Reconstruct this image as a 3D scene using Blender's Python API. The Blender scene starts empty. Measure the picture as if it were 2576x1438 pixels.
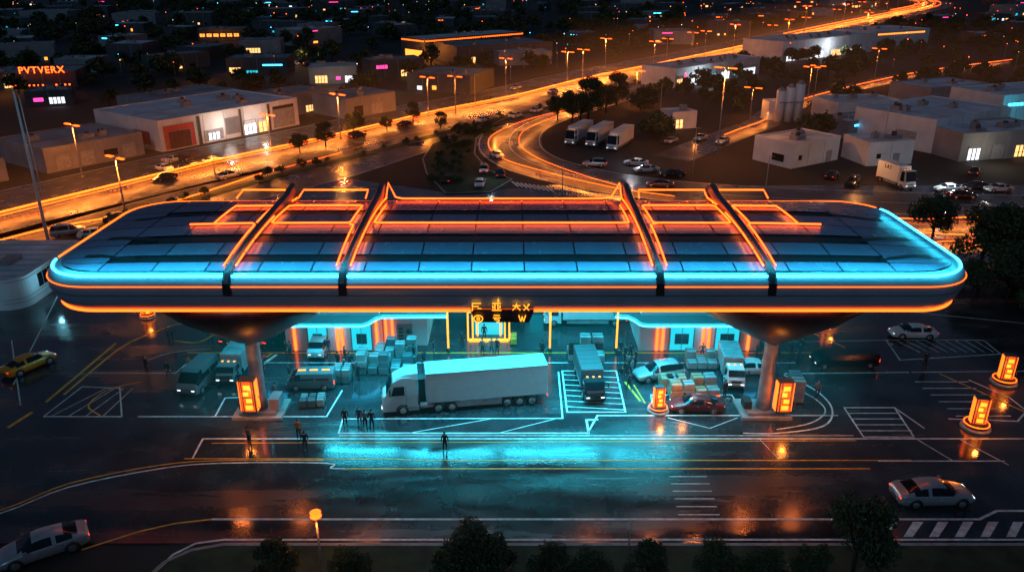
import bpy, math, random
from mathutils import Vector, Matrix
random.seed(7)
R=random.random
def U(a,b): return a+(b-a)*random.random()
scene=bpy.context.scene
COL=scene.collection
# ---------------------------------------------------------------- materials
MATS={}
def mat(name,col,rough=0.6,metal=0.0,em=None,es=0.0,var=0.25,nscale=1.5,bump=0.0,bscale=20,rvar=0.1):
    if name in MATS: return MATS[name]
    m=bpy.data.materials.new(name); m.use_nodes=True
    nt=m.node_tree; b=nt.nodes['Principled BSDF']
    b.inputs['Metallic'].default_value=metal
    if em:
        b.inputs['Base Color'].default_value=(*[c*0.3 for c in em],1)
        b.inputs['Emission Color'].default_value=(*em,1)
        b.inputs['Emission Strength'].default_value=es
        b.inputs['Roughness'].default_value=rough
    else:
        tc=nt.nodes.new('ShaderNodeTexCoord')
        n=nt.nodes.new('ShaderNodeTexNoise'); n.inputs['Scale'].default_value=nscale; n.inputs['Detail'].default_value=5
        nt.links.new(tc.outputs['Object'],n.inputs['Vector'])
        cr=nt.nodes.new('ShaderNodeValToRGB')
        cr.color_ramp.elements[0].position=0.3; cr.color_ramp.elements[1].position=0.7
        cr.color_ramp.elements[0].color=(*[c*(1-var) for c in col],1)
        cr.color_ramp.elements[1].color=(*[min(1,c*(1+var)) for c in col],1)
        nt.links.new(n.outputs['Fac'],cr.inputs['Fac']); nt.links.new(cr.outputs['Color'],b.inputs['Base Color'])
        mr=nt.nodes.new('ShaderNodeMapRange'); mr.inputs['To Min'].default_value=max(0.02,rough-rvar); mr.inputs['To Max'].default_value=min(1,rough+rvar)
        nt.links.new(n.outputs['Fac'],mr.inputs['Value']); nt.links.new(mr.outputs['Result'],b.inputs['Roughness'])
        if bump>0:
            n2=nt.nodes.new('ShaderNodeTexNoise'); n2.inputs['Scale'].default_value=bscale; n2.inputs['Detail'].default_value=4
            nt.links.new(tc.outputs['Object'],n2.inputs['Vector'])
            bp=nt.nodes.new('ShaderNodeBump'); bp.inputs['Strength'].default_value=bump; bp.inputs['Distance'].default_value=0.05
            nt.links.new(n2.outputs['Fac'],bp.inputs['Height']); nt.links.new(bp.outputs['Normal'],b.inputs['Normal'])
    MATS[name]=m; return m
def asphalt(name,c0,c1,r0,r1,stretch=(0.03,0.22,1),ior=1.5):
    m=bpy.data.materials.new(name); m.use_nodes=True
    nt=m.node_tree; b=nt.nodes['Principled BSDF']; N=nt.nodes.new; Lk=nt.links.new
    b.inputs['IOR'].default_value=ior
    tc=N('ShaderNodeTexCoord'); mp=N('ShaderNodeMapping'); mp.inputs['Scale'].default_value=stretch
    Lk(tc.outputs['Object'],mp.inputs['Vector'])
    n=N('ShaderNodeTexNoise'); n.inputs['Scale'].default_value=1.0; n.inputs['Detail'].default_value=6; n.inputs['Roughness'].default_value=0.6
    Lk(mp.outputs['Vector'],n.inputs['Vector'])
    n2=N('ShaderNodeTexNoise'); n2.inputs['Scale'].default_value=0.35; n2.inputs['Detail'].default_value=6
    Lk(tc.outputs['Object'],n2.inputs['Vector'])
    n3=N('ShaderNodeTexNoise'); n3.inputs['Scale'].default_value=5; n3.inputs['Detail'].default_value=4
    Lk(tc.outputs['Object'],n3.inputs['Vector'])
    mr=N('ShaderNodeMapRange'); mr.inputs['From Min'].default_value=0.38; mr.inputs['From Max'].default_value=0.62
    mr.inputs['To Min'].default_value=r0; mr.inputs['To Max'].default_value=r1
    Lk(n.outputs['Fac'],mr.inputs['Value']); Lk(mr.outputs['Result'],b.inputs['Roughness'])
    cr=N('ShaderNodeValToRGB'); cr.color_ramp.elements[0].position=0.32; cr.color_ramp.elements[1].position=0.68
    cr.color_ramp.elements[0].color=(*c0,1); cr.color_ramp.elements[1].color=(*c1,1)
    ad=N('ShaderNodeMath'); ad.operation='MULTIPLY_ADD'; ad.inputs[1].default_value=0.25; 
    Lk(n3.outputs['Fac'],ad.inputs[0]); 
    sb=N('ShaderNodeMath'); sb.operation='MULTIPLY_ADD'; sb.inputs[1].default_value=0.8; sb.inputs[2].default_value=-0.02
    Lk(n2.outputs['Fac'],sb.inputs[0]); Lk(sb.outputs[0],ad.inputs[2])
    Lk(ad.outputs[0],cr.inputs['Fac']); Lk(cr.outputs['Color'],b.inputs['Base Color'])
    bp=N('ShaderNodeBump'); bp.inputs['Strength'].default_value=0.22; bp.inputs['Distance'].default_value=0.03
    Lk(n3.outputs['Fac'],bp.inputs['Height']); Lk(bp.outputs['Normal'],b.inputs['Normal'])
    MATS[name]=m; return m

WET=asphalt('wet_asphalt',(0.012,0.015,0.02),(0.045,0.05,0.057),0.05,0.32,(0.035,0.26,1),1.65)
ROAD=asphalt('road_asphalt',(0.03,0.03,0.031),(0.07,0.068,0.068),0.22,0.55,(0.08,0.08,1))
SOIL=mat('ground_soil',(0.013,0.014,0.014),0.85,var=0.6,nscale=0.05)
GRASS=mat('grass',(0.018,0.036,0.014),0.9,var=0.6,nscale=0.6,bump=0.8,bscale=3)
KERB=mat('kerb_concrete',(0.25,0.25,0.25),0.7)
WPAINT=mat('white_paint',(0.62,0.64,0.65),0.5,var=0.35,nscale=2)
YPAINT=mat('yellow_paint',(0.8,0.36,0.03),0.5,var=0.3,nscale=2)
ORA=mat('neon_orange',None,0.4,em=(1,0.07,0.005),es=7.5)
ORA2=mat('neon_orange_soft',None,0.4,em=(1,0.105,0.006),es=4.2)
YEL=mat('neon_amber',None,0.4,em=(1,0.34,0.02),es=2.2)
CYA=mat('neon_cyan',None,0.4,em=(0.03,0.42,0.8),es=9)
CYW=mat('window_cyan',None,0.3,em=(0.02,0.6,0.75),es=1.1)
PNK=mat('neon_pink',None,0.4,em=(1,0.04,0.25),es=3)
WARM=mat('window_warm',None,0.4,em=(1,0.5,0.16),es=2.0)
WHT=mat('window_white',None,0.4,em=(0.9,0.95,1),es=1.6)
REDL=mat('tail_light',None,0.4,em=(1,0.03,0.01),es=4)
HEADL=mat('head_light',None,0.4,em=(0.85,0.95,1),es=2)
WINO=mat('window_orange',None,0.4,em=(1,0.25,0.03),es=3)
GLASS=mat('dark_glass',(0.008,0.012,0.016),0.08,var=0.1,rvar=0.03)
TYRE=mat('tyre',(0.012,0.012,0.012),0.8)
RIM=mat('rim',(0.45,0.45,0.47),0.3,metal=0.8)
CHASS=mat('chassis',(0.02,0.02,0.022),0.6)
ROOFD=mat('roof_dark',(0.006,0.007,0.011),0.5)
ROOFP=[mat('roof_panel_%s'%n,c,0.26,metal=0.35,var=0.1,nscale=0.7,rvar=0.05) for n,c in (('a',(0.13,0.16,0.27)),('b',(0.16,0.19,0.31)),('c',(0.11,0.14,0.24)))]
FASC=mat('fascia_metal',(0.34,0.44,0.54),0.32,metal=0.2,var=0.08,nscale=0.4,rvar=0.05)
COLM=mat('column_metal',(0.3,0.34,0.38),0.35,metal=0.3)
FLARE=mat('flare_dark',(0.05,0.055,0.065),0.35,metal=0.5)
WWALL=mat('wall_white',(0.6,0.63,0.66),0.6,var=0.14,nscale=0.3)
GWALL=mat('wall_grey',(0.22,0.23,0.25),0.7,var=0.2,nscale=0.3)
DWALL=mat('wall_dark',(0.06,0.065,0.075),0.7,var=0.2,nscale=0.3)
WROOF=mat('roof_light',(0.46,0.52,0.6),0.7,var=0.28,nscale=0.2)
GROOF=mat('roof_grey',(0.18,0.21,0.26),0.7,var=0.35,nscale=0.2)
REDP=mat('red_panel',(0.45,0.03,0.03),0.6)
DOORM=mat('roller_door',(0.3,0.31,0.33),0.5)
UNITM=mat('hvac_metal',(0.25,0.26,0.28),0.5,metal=0.3)
BARK=mat('bark',(0.03,0.022,0.016),0.9)
LEAFA=mat('leaf_a',(0.03,0.055,0.018),0.7,var=0.5,nscale=3)
LEAFB=mat('leaf_b',(0.055,0.08,0.028),0.7,var=0.4,nscale=3)
POLEM=mat('pole_metal',(0.38,0.34,0.3),0.5)
SKIN=mat('skin',(0.42,0.26,0.19),0.6); HAIR=mat('hair',(0.02,0.015,0.01),0.7)
BOXM=mat('cardboard',(0.3,0.2,0.12),0.8); CRATE=mat('crate_grey',(0.2,0.24,0.25),0.5)
LIT=(ORA,ORA2,YEL,CYA,CYW,PNK,WARM,WHT,WINO,REDL,HEADL)
def glow_volume(name,col,es):  # emission only: the volume glows by itself and scatters no lamp light
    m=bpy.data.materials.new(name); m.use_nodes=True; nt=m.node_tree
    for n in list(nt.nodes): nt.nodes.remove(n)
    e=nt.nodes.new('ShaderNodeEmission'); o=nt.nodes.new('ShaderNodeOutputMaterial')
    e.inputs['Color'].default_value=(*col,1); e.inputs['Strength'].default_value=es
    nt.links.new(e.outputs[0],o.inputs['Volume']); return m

# ---------------------------------------------------------------- mesh builder
class MB:
    def __init__(s): s.v=[];s.f=[];s.m=[];s.mats=[];s.sm=[]
    def mi(s,m):
        if m not in s.mats: s.mats.append(m)
        return s.mats.index(m)
    def add(s,vs,fs,m,smooth=False):
        o=len(s.v); s.v+= [tuple(v) for v in vs]; k=s.mi(m)
        for f in fs: s.f.append(tuple(i+o for i in f)); s.m.append(k); s.sm.append(smooth)
    def box(s,x0,x1,y0,y1,z0,z1,m,rot=0,c=None):
        vs=[(x,y,z) for z in (z0,z1) for x,y in ((x0,y0),(x1,y0),(x1,y1),(x0,y1))]
        if rot:
            cx,cy=c if c else ((x0+x1)/2,(y0+y1)/2); a=math.radians(rot); C,S=math.cos(a),math.sin(a)
            vs=[(cx+(x-cx)*C-(y-cy)*S,cy+(x-cx)*S+(y-cy)*C,z) for x,y,z in vs]
        s.add(vs,[(3,2,1,0),(4,5,6,7),(0,1,5,4),(1,2,6,5),(2,3,7,6),(3,0,4,7)],m)
    def cbox(s,x0,x1,y0,y1,z0,z1,m,c=0.08):
        def sec(i):
            return [(y0+c+i,z0+i),(y1-c-i,z0+i),(y1-i,z0+c+i),(y1-i,z1-c-i),(y1-c-i,z1-i),(y0+c+i,z1-i),(y0+i,z1-c-i),(y0+i,z0+c+i)]
        st=[(x0,c),(x0+c,0),(x1-c,0),(x1,c)]
        s.loft([[(x,y,z) for y,z in sec(i)] for x,i in st],m)
    def loft(s,rings,m,smooth=False,closed=True,caps=True):
        n=len(rings[0]); vs=[p for r in rings for p in r]; fs=[]
        for i in range(len(rings)-1):
            for j in range(n if closed else n-1):
                a=i*n+j;b=i*n+(j+1)%n; fs.append((a,b,b+n,a+n))
        if caps and closed:
            fs.append(tuple(range(n-1,-1,-1))); fs.append(tuple((len(rings)-1)*n+j for j in range(n)))
        s.add(vs,fs,m,smooth)
    def cyl(s,p0,p1,r0,r1,m,n=10,smooth=True):
        p0=Vector(p0);p1=Vector(p1);d=(p1-p0).normalized()
        a=d.orthogonal().normalized();b=d.cross(a)
        s.loft([[tuple(p+r*(a*math.cos(2*math.pi*i/n)+b*math.sin(2*math.pi*i/n))) for i in range(n)] for p,r in ((p0,r0),(p1,r1))],m,smooth)
    def tube(s,pts,r,m,n=6,closed=False):
        pts=[Vector(p) for p in pts]; k=len(pts); rings=[]
        for i in range(k):
            if closed: t=(pts[(i+1)%k]-pts[i-1])
            else: t=pts[min(i+1,k-1)]-pts[max(i-1,0)]
            t.normalize(); a=t.cross(Vector((0,0,1)))
            if a.length<0.05: a=t.cross(Vector((0,1,0)))
            a.normalize(); b=t.cross(a)
            rings.append([tuple(pts[i]+r*(a*math.cos(2*math.pi*j/n)+b*math.sin(2*math.pi*j/n))) for j in range(n)])
        if closed: rings.append(rings[0])
        s.loft(rings,m,True,caps=not closed)
    def line(s,pts,w,z,m,closed=False):
        """flat painted line"""
        if closed: pts=list(pts)+[pts[0]]
        P=[Vector((p[0],p[1])) for p in pts]
        k=len(P); L=[];Rr=[]
        for i in range(k):
            if closed and i in(0,k-1): d0=(P[k-1]-P[k-2]).normalized(); d1=(P[1]-P[0]).normalized()
            else:
                d0=(P[i]-P[i-1]).normalized() if i>0 else (P[1]-P[0]).normalized()
                d1=(P[i+1]-P[i]).normalized() if i<k-1 else d0
            n0=Vector((-d0.y,d0.x)); n1=Vector((-d1.y,d1.x)); nn=(n0+n1)
            if nn.length<1e-3: nn=n0
            nn.normalize(); q=w/2/max(0.5,nn.dot(n0))
            L.append(P[i]+nn*q);Rr.append(P[i]-nn*q)
        vs=[(p.x,p.y,z) for p in L]+[(p.x,p.y,z) for p in Rr]
        s.add(vs,[(i+k,i+k+1,i+1,i) for i in range(k-1)],m)
    def obj(s,name,loc=(0,0,0),rot=0,scale=1,parent=None):
        me=s.mesh(name); return inst(me,name,loc,rot,scale,parent)
    def mesh(s,name):
        me=bpy.data.meshes.new(name); me.from_pydata(s.v,[],s.f)
        for m in s.mats: me.materials.append(m)
        me.polygons.foreach_set('material_index',s.m); me.polygons.foreach_set('use_smooth',s.sm); me.update()
        return me
def inst(me,name,loc=(0,0,0),rot=0,scale=1,parent=None):
    o=bpy.data.objects.new(name,me); o.location=loc; o.rotation_euler=(0,0,math.radians(rot))
    o.scale=(scale,)*3 if not isinstance(scale,tuple) else scale
    COL.objects.link(o)
    if parent: o.parent=parent
    return o
def empty(name,loc=(0,0,0),rot=0):
    o=bpy.data.objects.new(name,None); o.location=loc; o.rotation_euler=(0,0,math.radians(rot)); COL.objects.link(o); return o
def smooth_path(pts,n=6):
    out=[]; P=[Vector(p) for p in pts]
    for i in range(len(P)-1):
        p0=P[max(i-1,0)];p1=P[i];p2=P[i+1];p3=P[min(i+2,len(P)-1)]
        for k in range(n):
            t=k/n; out.append(0.5*((2*p1)+(-p0+p2)*t+(2*p0-5*p1+4*p2-p3)*t*t+(-p0+3*p1-3*p2+p3)*t**3))
    out.append(P[-1]); return [tuple(p) for p in out]
def offset(pts,d):
    out=[]
    for i,p in enumerate(pts):
        a=Vector(pts[max(i-1,0)]);b=Vector(pts[min(i+1,len(pts)-1)]); t=(b-a).normalized()
        out.append((p[0]-t.y*d,p[1]+t.x*d))
    return out
def light(kind,name,loc,energy,col,parent=None,**k):
    l=bpy.data.lights.new(name,kind); l.energy=energy; l.color=col
    for a,b in k.items(): setattr(l,a,b)
    o=bpy.data.objects.new(name,l); o.location=loc; COL.objects.link(o)
    if parent: o.parent=parent
    return o
def fill_strip(name,a,c,z,w,energy,col,parent=None):
    """added fill area light facing down between two points"""
    L_=math.hypot(c[0]-a[0],c[1]-a[1])
    l=light('AREA',name,((a[0]+c[0])/2,(a[1]+c[1])/2,z),energy,col,parent,shape='RECTANGLE',size=L_,size_y=w)
    l.rotation_euler=(0,0,math.atan2(c[1]-a[1],c[0]-a[0])); return l
OC=(1,0.27,0.035); CC=(0.03,0.66,0.88)

# ---------------------------------------------------------------- ground & roads
b=MB(); b.add([(-3000,-300,-0.06),(3000,-300,-0.06),(3000,4500,-0.06),(-3000,4500,-0.06)],[(0,1,2,3)],SOIL); b.obj('ground')
b=MB(); b.add([(-75,46.6,0),(75,46.6,0),(75,92,0),(130,118,0),(130,146,0),(30,146,0),(18,150,0),(-10,140,0),(-50,160,0),(-75,125,0),(-90,100,0)],[tuple(range(11))],WET); b.obj('forecourt')
b=MB(); b.add([(-75,20,0.1),(75,20,0.1),(75,46.2,0.1),(-21,46.2,0.1),(-23.0,45.6,0.1),(-24.4,44.4,0.1),(-25,42.6,0.1),(-75,20.5,0.1)],[tuple(range(8))],GRASS)
kl=[(75,46.35),(-21,46.35),(-23.1,45.75),(-24.55,44.5),(-25.2,42.6),(-26,38)]
b.line(kl,0.3,0.13,KERB); b.obj('grass_verge')

HW=[(-118,72),(-100,100),(-84.7,126),(-73,145),(-60.8,164.5),(-48.2,181),(-33.3,203),(-20.7,222),(1.5,249.5),(27.1,289),(68.4,343),(114.6,405),(158.6,467),(227,560),(325,690),(395,790),(430,880),(420,960),(370,1010),(290,1040)]
HWs=smooth_path(HW,6)
b=MB(); b.line(HWs,34,0.0,ROAD)
for d in (-4.5,-8.5,5,9.5,14): 
    o=offset(HWs,d)
    for i in range(0,len(o)-1): b.line([o[i],((o[i][0]*.6+o[i+1][0]*.4),(o[i][1]*.6+o[i+1][1]*.4))],0.18,0.015,WPAINT)
b.line(offset(HWs,16.4),.25,.015,WPAINT); b.line(offset(HWs,-14),.25,.015,YPAINT)
b.obj('highway')
RB=smooth_path([(-88,84),(-70,112),(-56,135),(-38,158),(-25,180),(-8,203),(12,233),(32,262),(58,305),(100,365),(150,432),(215,520)],6)
b=MB(); b.line(RB,17,0.03,ROAD); b.line(offset(RB,8),0.2,0.045,YPAINT); b.line(offset(RB,-8),0.2,0.045,WPAINT)
b.obj('frontage_road')
b=MB()
b.line(offset(HWs[12:80],-18.5),3,0.1,GRASS); b.obj('grass_strip')
RC=smooth_path([(38,262),(24,240),(9,217),(1,199),(-0.5,180),(3,166),(10,156),(22,146),(40,139),(70,134),(110,130),(150,126)],6)
b=MB(); b.line(RC,15,0.05,ROAD)
for d in(-7,7,0): b.line(offset(RC,d),0.2,0.065,WPAINT)
for i in range(9): b.line([(0+i*0.8,148.6-i*0.45),(1.2+i*0.8,145-i*0.45)],0.4,0.07,WPAINT)
b.obj('ramp_road')
b=MB(); med=[(-12,140),(-17,155),(-19,167),(-18.5,182),(-8,201),(4,215),(1,222),(-6,203),(-8.5,188),(-8.2,172),(-5,158),(0,150),(-4,141)]
b.add([(x,y,0.12) for x,y in med],[tuple(range(len(med)))],GRASS); b.line(med,0.35,0.15,KERB,True); b.obj('grass_median')
RR=smooth_path([(34,168),(54.8,195),(66,209),(75,226),(93.6,249.5),(125,281),(159.5,311),(210,345)],5)
b=MB(); b.line(RR,9,0.01,ROAD); b.obj('side_road')

def strip(name,pts,r,m,z=0.35,e=0,step=6):  # glowing tube on posts, standing in for vehicle light trails
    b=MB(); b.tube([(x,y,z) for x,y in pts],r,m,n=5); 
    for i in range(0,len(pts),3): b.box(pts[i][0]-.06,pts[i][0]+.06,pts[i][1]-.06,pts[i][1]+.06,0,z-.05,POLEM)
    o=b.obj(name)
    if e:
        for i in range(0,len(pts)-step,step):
            L_=math.hypot(pts[i+step][0]-pts[i][0],pts[i+step][1]-pts[i][1]); fill_strip('trail_fill',pts[i],pts[i+step],z+1.5,.4,e*L_,OC,o)  # unseen area lights added to spread orange over the road
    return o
strip('light_trail',HWs[:96],0.2,ORA2,0.8,e=170)
strip('light_trail',offset(HWs[:96],-1.6),0.11,ORA2,0.7)
strip('light_trail',offset(HWs[60:],-6),0.2,ORA2,0.7); strip('light_trail',offset(HWs[72:],6),0.25,ORA2,0.7); strip('light_trail',offset(HWs[84:],13),0.3,ORA2,0.7)
strip('light_trail',smooth_path([(-95,84),(-77,113.5),(-70.8,121),(-63.8,127),(-57,138),(-49,155)],5),0.12,ORA2,e=70)
strip('light_trail',smooth_path([(-47.8,157),(-37.4,173)],3),0.05,ORA2,0.2)
strip('light_trail',smooth_path([(36,262),(24.8,238),(5.5,213),(-4.1,193),(-5.2,178),(-1.5,165.7),(5,157),(12.4,149),(20.6,142),(29,137.5)],6),0.06,ORA2,e=45,step=9)
strip('light_trail',smooth_path([(12,216),(3.2,197),(1.8,181),(5.3,167.4),(12.8,154),(20.8,143.5)],6),0.05,ORA2,e=25,step=10)
strip('light_trail',RR[4:],0.1,ORA2,0.6,e=35,step=6)
strip('light_trail',smooth_path([(58,126),(66,124),(80,125),(110,123)],4),0.09,ORA2,e=60,step=4)
strip('light_trail',smooth_path([(58,119),(70,116),(82,120.5),(110,118)],4),0.08,ORA2,e=60,step=4)
strip('light_trail',smooth_path([(60,111),(68,113),(90,108)],4),0.07,ORA2)

b=MB(); z=0.006
W=lambda pts,w=0.16,m=WPAINT,c=False: b.line(pts,w,z,m,c)
W(smooth_path([(-45,47.5),(-39.4,50),(-35.8,53.3),(-29.5,55.8),(-24.4,56.6),(-15.7,56.6),(-15.2,55.9),(-14,55.8)],4)); W([(-14,55.8),(30,55.8)],.16,YPAINT)
W(smooth_path([(-45,48),(-39.6,50.4),(-36,53.8),(-29.7,56.3),(-24.4,57.0),(-16,57)],4),.14,YPAINT)
W([(-31.1,45.9),(-27.8,47.9),(-25.5,48.8),(-22.9,49.3)],.16,YPAINT); W([(-22.9,49.3),(35.6,49.3),(37.5,50.3),(60,50.3)],.22)
W([(-24.8,43.6),(-24.3,45.4),(-23.1,46.6),(-21.2,47)],.2); W([(-21.2,47),(60,47)],.2)
W([(-27.3,57.2),(-27.5,60.3),(60,60.3)],.18); W([(-26.5,59.6),(30.5,60.0)],.1,YPAINT)
W([(-28,57.25),(-10,57.2),(-8,57.0),(34,57.0)],.14,YPAINT)
W([(-15.6,61.1),(-15.7,63.6),(4.7,63.7),(4.8,72.7)],.15); W([(-15.6,61.2),(6.8,61.2),(8,64.2),(30.5,64.2)],.18); W([(-15.5,60.8),(30.6,60.8)],.1)
W([(6.9,61.1),(6.9,63.4),(8,63.5)],.2)
W([(5.2,72.9),(10.8,72.9),(10.7,64.8),(5.2,64.8)],.15,WPAINT,True)
for i in range(7): W([(5.3,65.8+i*1.05),(10.7,65.2+i*1.05)],.1)
for i in range(2): W([(-9+i*8,61.3),(-2+i*6,63.6)],.08)
W([(-34.9,64),(-27.7,64),(-27.9,67.4),(-25.5,67.6)]);W([(-27.7,64),(-17.3,64),(-16.8,68.9)]);W([(-43.7,64),(-36.4,64)]);W([(-43.7,64),(-42.9,69.6),(-39,69.3),(-36.4,64)],.12)
for i in range(4): W([(-43+i*1.6,64.1),(-40.4+i*.9,69.2)],.08)
W(smooth_path([(-38.5,64.2),(-40.5,66),(-40,69),(-37.5,70.6)],5),.14,YPAINT)
W([(-44.9,66.6),(-44.0,79.3)],.3,YPAINT); W(smooth_path([(-43.9,68),(-43,78),(-41,82),(-38.5,84.5),(-34,83),(-34.9,79.6),(-38,80)],4),.25,YPAINT);W([(-45.9,62.1),(-45.2,64.8)],.35,YPAINT)
W([(-43.5,72.4),(-34.7,72.4),(-34.3,74.7),(30,74.7)],.13);W([(-35.2,77),(34,77)],.22,YPAINT);W(smooth_path([(-39,74.8),(-37,77),(-33,78)],4),.1)
W([(-27,72.4),(-25.4,76.6)],.4,WPAINT);W([(-26.4,75.9),(-25.9,77)],.3,YPAINT)
W([(31.6,65.6),(36.4,65.6),(35.9,60.6),(31.4,60.6)],.14,WPAINT,True)
for i in range(1,5): W([(31.5,60.6+i),(36.2,60.6+i)],.1)
W([(36.4,65.6),(37.5,62)],.14); 
for i in range(6): W([(40.7+i*.15,70.6-i*1.3),(46.1+i*.1,70.6-i*1.3)],.13)
W([(46.3,71),(48.4,67.5),(48.6,65),(46.7,63.2),(40.5,63.6)],.16)
W([(31.1,56.9),(41.9,56.9)],.12);W([(36,60.2),(37.5,56.9)],.1);W([(39.8,60.2),(41.9,56.3)],.1);W([(22,60.3),(22.8,57)],.06)
for i in range(6): W([(13.0-i*.05,54.7-i*.97),(16.1-i*.03,54.7-i*.97)],.13)
W([(41.9,80.1),(52.8,80.1),(52.8,76.7),(41.3,75.3)],.14,WPAINT,True);W([(41.3,72.6),(60,73)],.12);W([(30.6,79.6),(41.9,80.1)],.12);W([(28,72.3),(41,72.6)],.12)
for i in range(9): W([(43+i*1.1,79.9),(44.3+i*1.0,77.1)],.1)
W([(36.6,82.7),(39,88)],.12)
W([(33,84),(38,76)],.25,YPAINT);W([(44,72.3),(50,62)],.2,YPAINT);W([(40,90),(62,84)],.12)
W(smooth_path([(27.9,72),(30,69),(30.4,65.5),(28.5,62.4),(24,61.2),(20.8,61.2)],5),.16);W(smooth_path([(27.5,70),(29.3,67.5),(29.6,65),(27.5,62.9),(24,61.8)],5),.12)
W([(13.3,64.2),(13.6,68),(21.5,68),(22,64.2)],.12);W([(14.5,63.8),(18,62),(21,63.8)],.08);W([(11.4,70.6),(12.4,66.8)],.25,YPAINT);W([(12.2,70),(12.8,66.4)],.15,YPAINT)
for i in range(9): b.add([(27.0+i*1.9,47.3,z),(27.7+i*1.9,47.3,z),(29.3+i*1.9,49.0,z),(28.5+i*1.9,49.0,z)],[(0,1,2,3)],WPAINT)
W([(-60,100),(-50,70)],.12); W([(-56,80),(-47,66)],.12)
for i in range(5): W([(8+i*2,124),(9+i*2,119)],.1)
b.obj('road_markings')

# ---------------------------------------------------------------- canopy
CX,CY,HX,HY=-0.45,70.1,38.8,11.1
def rr(inset,z,rad=4.8,n=10):
    hx,hy,r=HX-inset,HY-inset,max(0.5,rad-inset*0.6); out=[]
    for cx,cy,a0 in ((1,-1,-90),(1,1,0),(-1,1,90),(-1,-1,180)):
        for k in range(n+1):
            a=math.radians(a0+90*k/n)
            out.append((CX+cx*(hx-r)+r*math.cos(a),CY+cy*(hy-r)+r*math.sin(a),z))
    return out
def roofz(x,y):
    return 15.98+0.85*max(0,1-((y-CY)/11)**2)*max(0,1-abs((x-CX)/38.4)**6)
def clampr(x,y,inset=1.0,rad=4.4):
    hx,hy=HX-inset,HY-inset; dx,dy=x-CX,y-CY
    dx=max(-hx,min(hx,dx)); dy=max(-hy,min(hy,dy))
    ex,ey=abs(dx)-(hx-rad),abs(dy)-(hy-rad)
    if ex>0 and ey>0:
        d=math.hypot(ex,ey)
        if d>rad: ex,ey=ex*rad/d,ey*rad/d; dx=math.copysign(hx-rad+ex,dx); dy=math.copysign(hy-rad+ey,dy)
    return CX+dx,CY+dy
can=empty('gas_station_canopy',(0,0,0))
b=MB()
prof=[(2.6,12.5),(1.5,12.42),(0.95,12.55),(0.62,12.9),(0.3,13.4),(0.1,14.0),(0.0,14.7),(0.0,15.15),(0.12,15.5),(0.35,15.75),(0.75,15.95),(1.05,15.97)]
b.loft([rr(i,z) for i,z in prof],FASC,True,caps=False)
r=rr(2.6,12.5); b.add(r,[tuple(range(len(r)))],GWALL)
b.tube([(x,y,z) for x,y,z in rr(-0.005,14.35)],.02,CHASS,closed=True)
b.obj('fascia',parent=can)
b=MB()
gx=[CX-37.9+75.8*i/34 for i in range(35)]; gy=[CY-10.2+20.4*i/14 for i in range(15)]
def patch(x0,x1,y0,y1,dz,m,nx=2,sk0=0,sk1=0):
    vs=[];fs=[]
    for i in range(nx+1):
        for j in (0,1):
            x,y=clampr(x0+(x1-x0)*i/nx,(y0,y1)[j]+(sk0*(1-i/nx)+sk1*i/nx)); vs.append((x,y,roofz(x,y)+dz))
    for i in range(nx): fs.append((2*i,2*i+2,2*i+3,2*i+1))
    b.add(vs,fs,m)
for i in range(34):
    for j in range(14): patch(gx[i],gx[i+1],gy[j],gy[j+1],-0.14,ROOFD,1)
ys=[59.9,61.6,62.9,65.5,67.4,70.2,73.3,75.0,77.8,80.3]
dark={1,3,6}
xs=[-38.4,-33.6,-29.2,-24.9,-20.6,-16.3,-12.0,-7.6,-3.3,1.0,5.3,9.6,13.9,18.2,22.5,26.8,31.1,37.6]
for j in range(len(ys)-1):
    for i in range(len(xs)-1):
        g=0.06; x0,x1,y0,y1=xs[i]+g,xs[i+1]-g,ys[j]+g,ys[j+1]-g
        if j in dark and 1<=i<=len(xs)-3:
            patch(x0-g,x1+g,y0,y1,-0.09,ROOFD); continue
        patch(x0,x1,y0,y1,0.0,random.choice(ROOFP))
# raking dark joints over the end bays
for s in(1,-1):
    for y0 in (62.2,66.4,74.1):
        q=[(s*(31.0+k*1.2)-.3,y0+(.35*k if k<3 else 1.05)*(-1 if y0>72 else 1)) for k in range(5)]
        for k in range(4):
            (xa,ya),(xb,yb)=q[k],q[k+1]; vs=[(x,y+d,roofz(x,y)+.012) for x,y,d in((xa,ya,-.4),(xb,yb,-.4),(xb,yb,.4),(xa,ya,.4))]
            b.add(vs,[(0,1,2,3) if s>0 else (3,2,1,0)],ROOFD)
b.obj('roof',parent=can)
b=MB()
for rx in (-22.9,-13.6,11.9,20.9):
    w=0.33
    pr=[(58.85,15.3),(59.4,16.05),(60.6,16.5),(66,17.0),(72,17.25),(78,17.4),(80.6,17.75),(81.6,17.3),(81.7,15.6)]
    rings=[[(rx-w,y,z0-0.9),(rx-w,y,z0),(rx-w*.5,y,z0+.14),(rx+w*.5,y,z0+.14),(rx+w,y,z0),(rx+w,y,z0-0.9)] for y,z0 in pr]
    b.loft(rings,FLARE)
b.obj('ribs',parent=can)
b=MB(); nr=0.08
def path(pts,r=nr,m=ORA,dz=0.16,glow=True):
    out=[]
    for i in range(len(pts)-1):
        (x0,y0),(x1,y1)=pts[i],pts[i+1]; D_=math.hypot(x1-x0,y1-y0); k=max(1,int(D_/2))
        for t in range(k): 
            x=x0+(x1-x0)*t/k;y=y0+(y1-y0)*t/k; out.append((x,y,roofz(x,y)+dz))
        if glow and D_>2.5: fill_strip('neon_fill',(x0,y0),(x1,y1),roofz((x0+x1)/2,(y0+y1)/2)+.5,.1,4.2*D_,(1,.22,.05),can)  # unseen light added above the tube for a halo on the roof
    x,y=pts[-1]; out.append((x,y,roofz(x,y)+dz)); b.tube(out,r,m)
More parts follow.
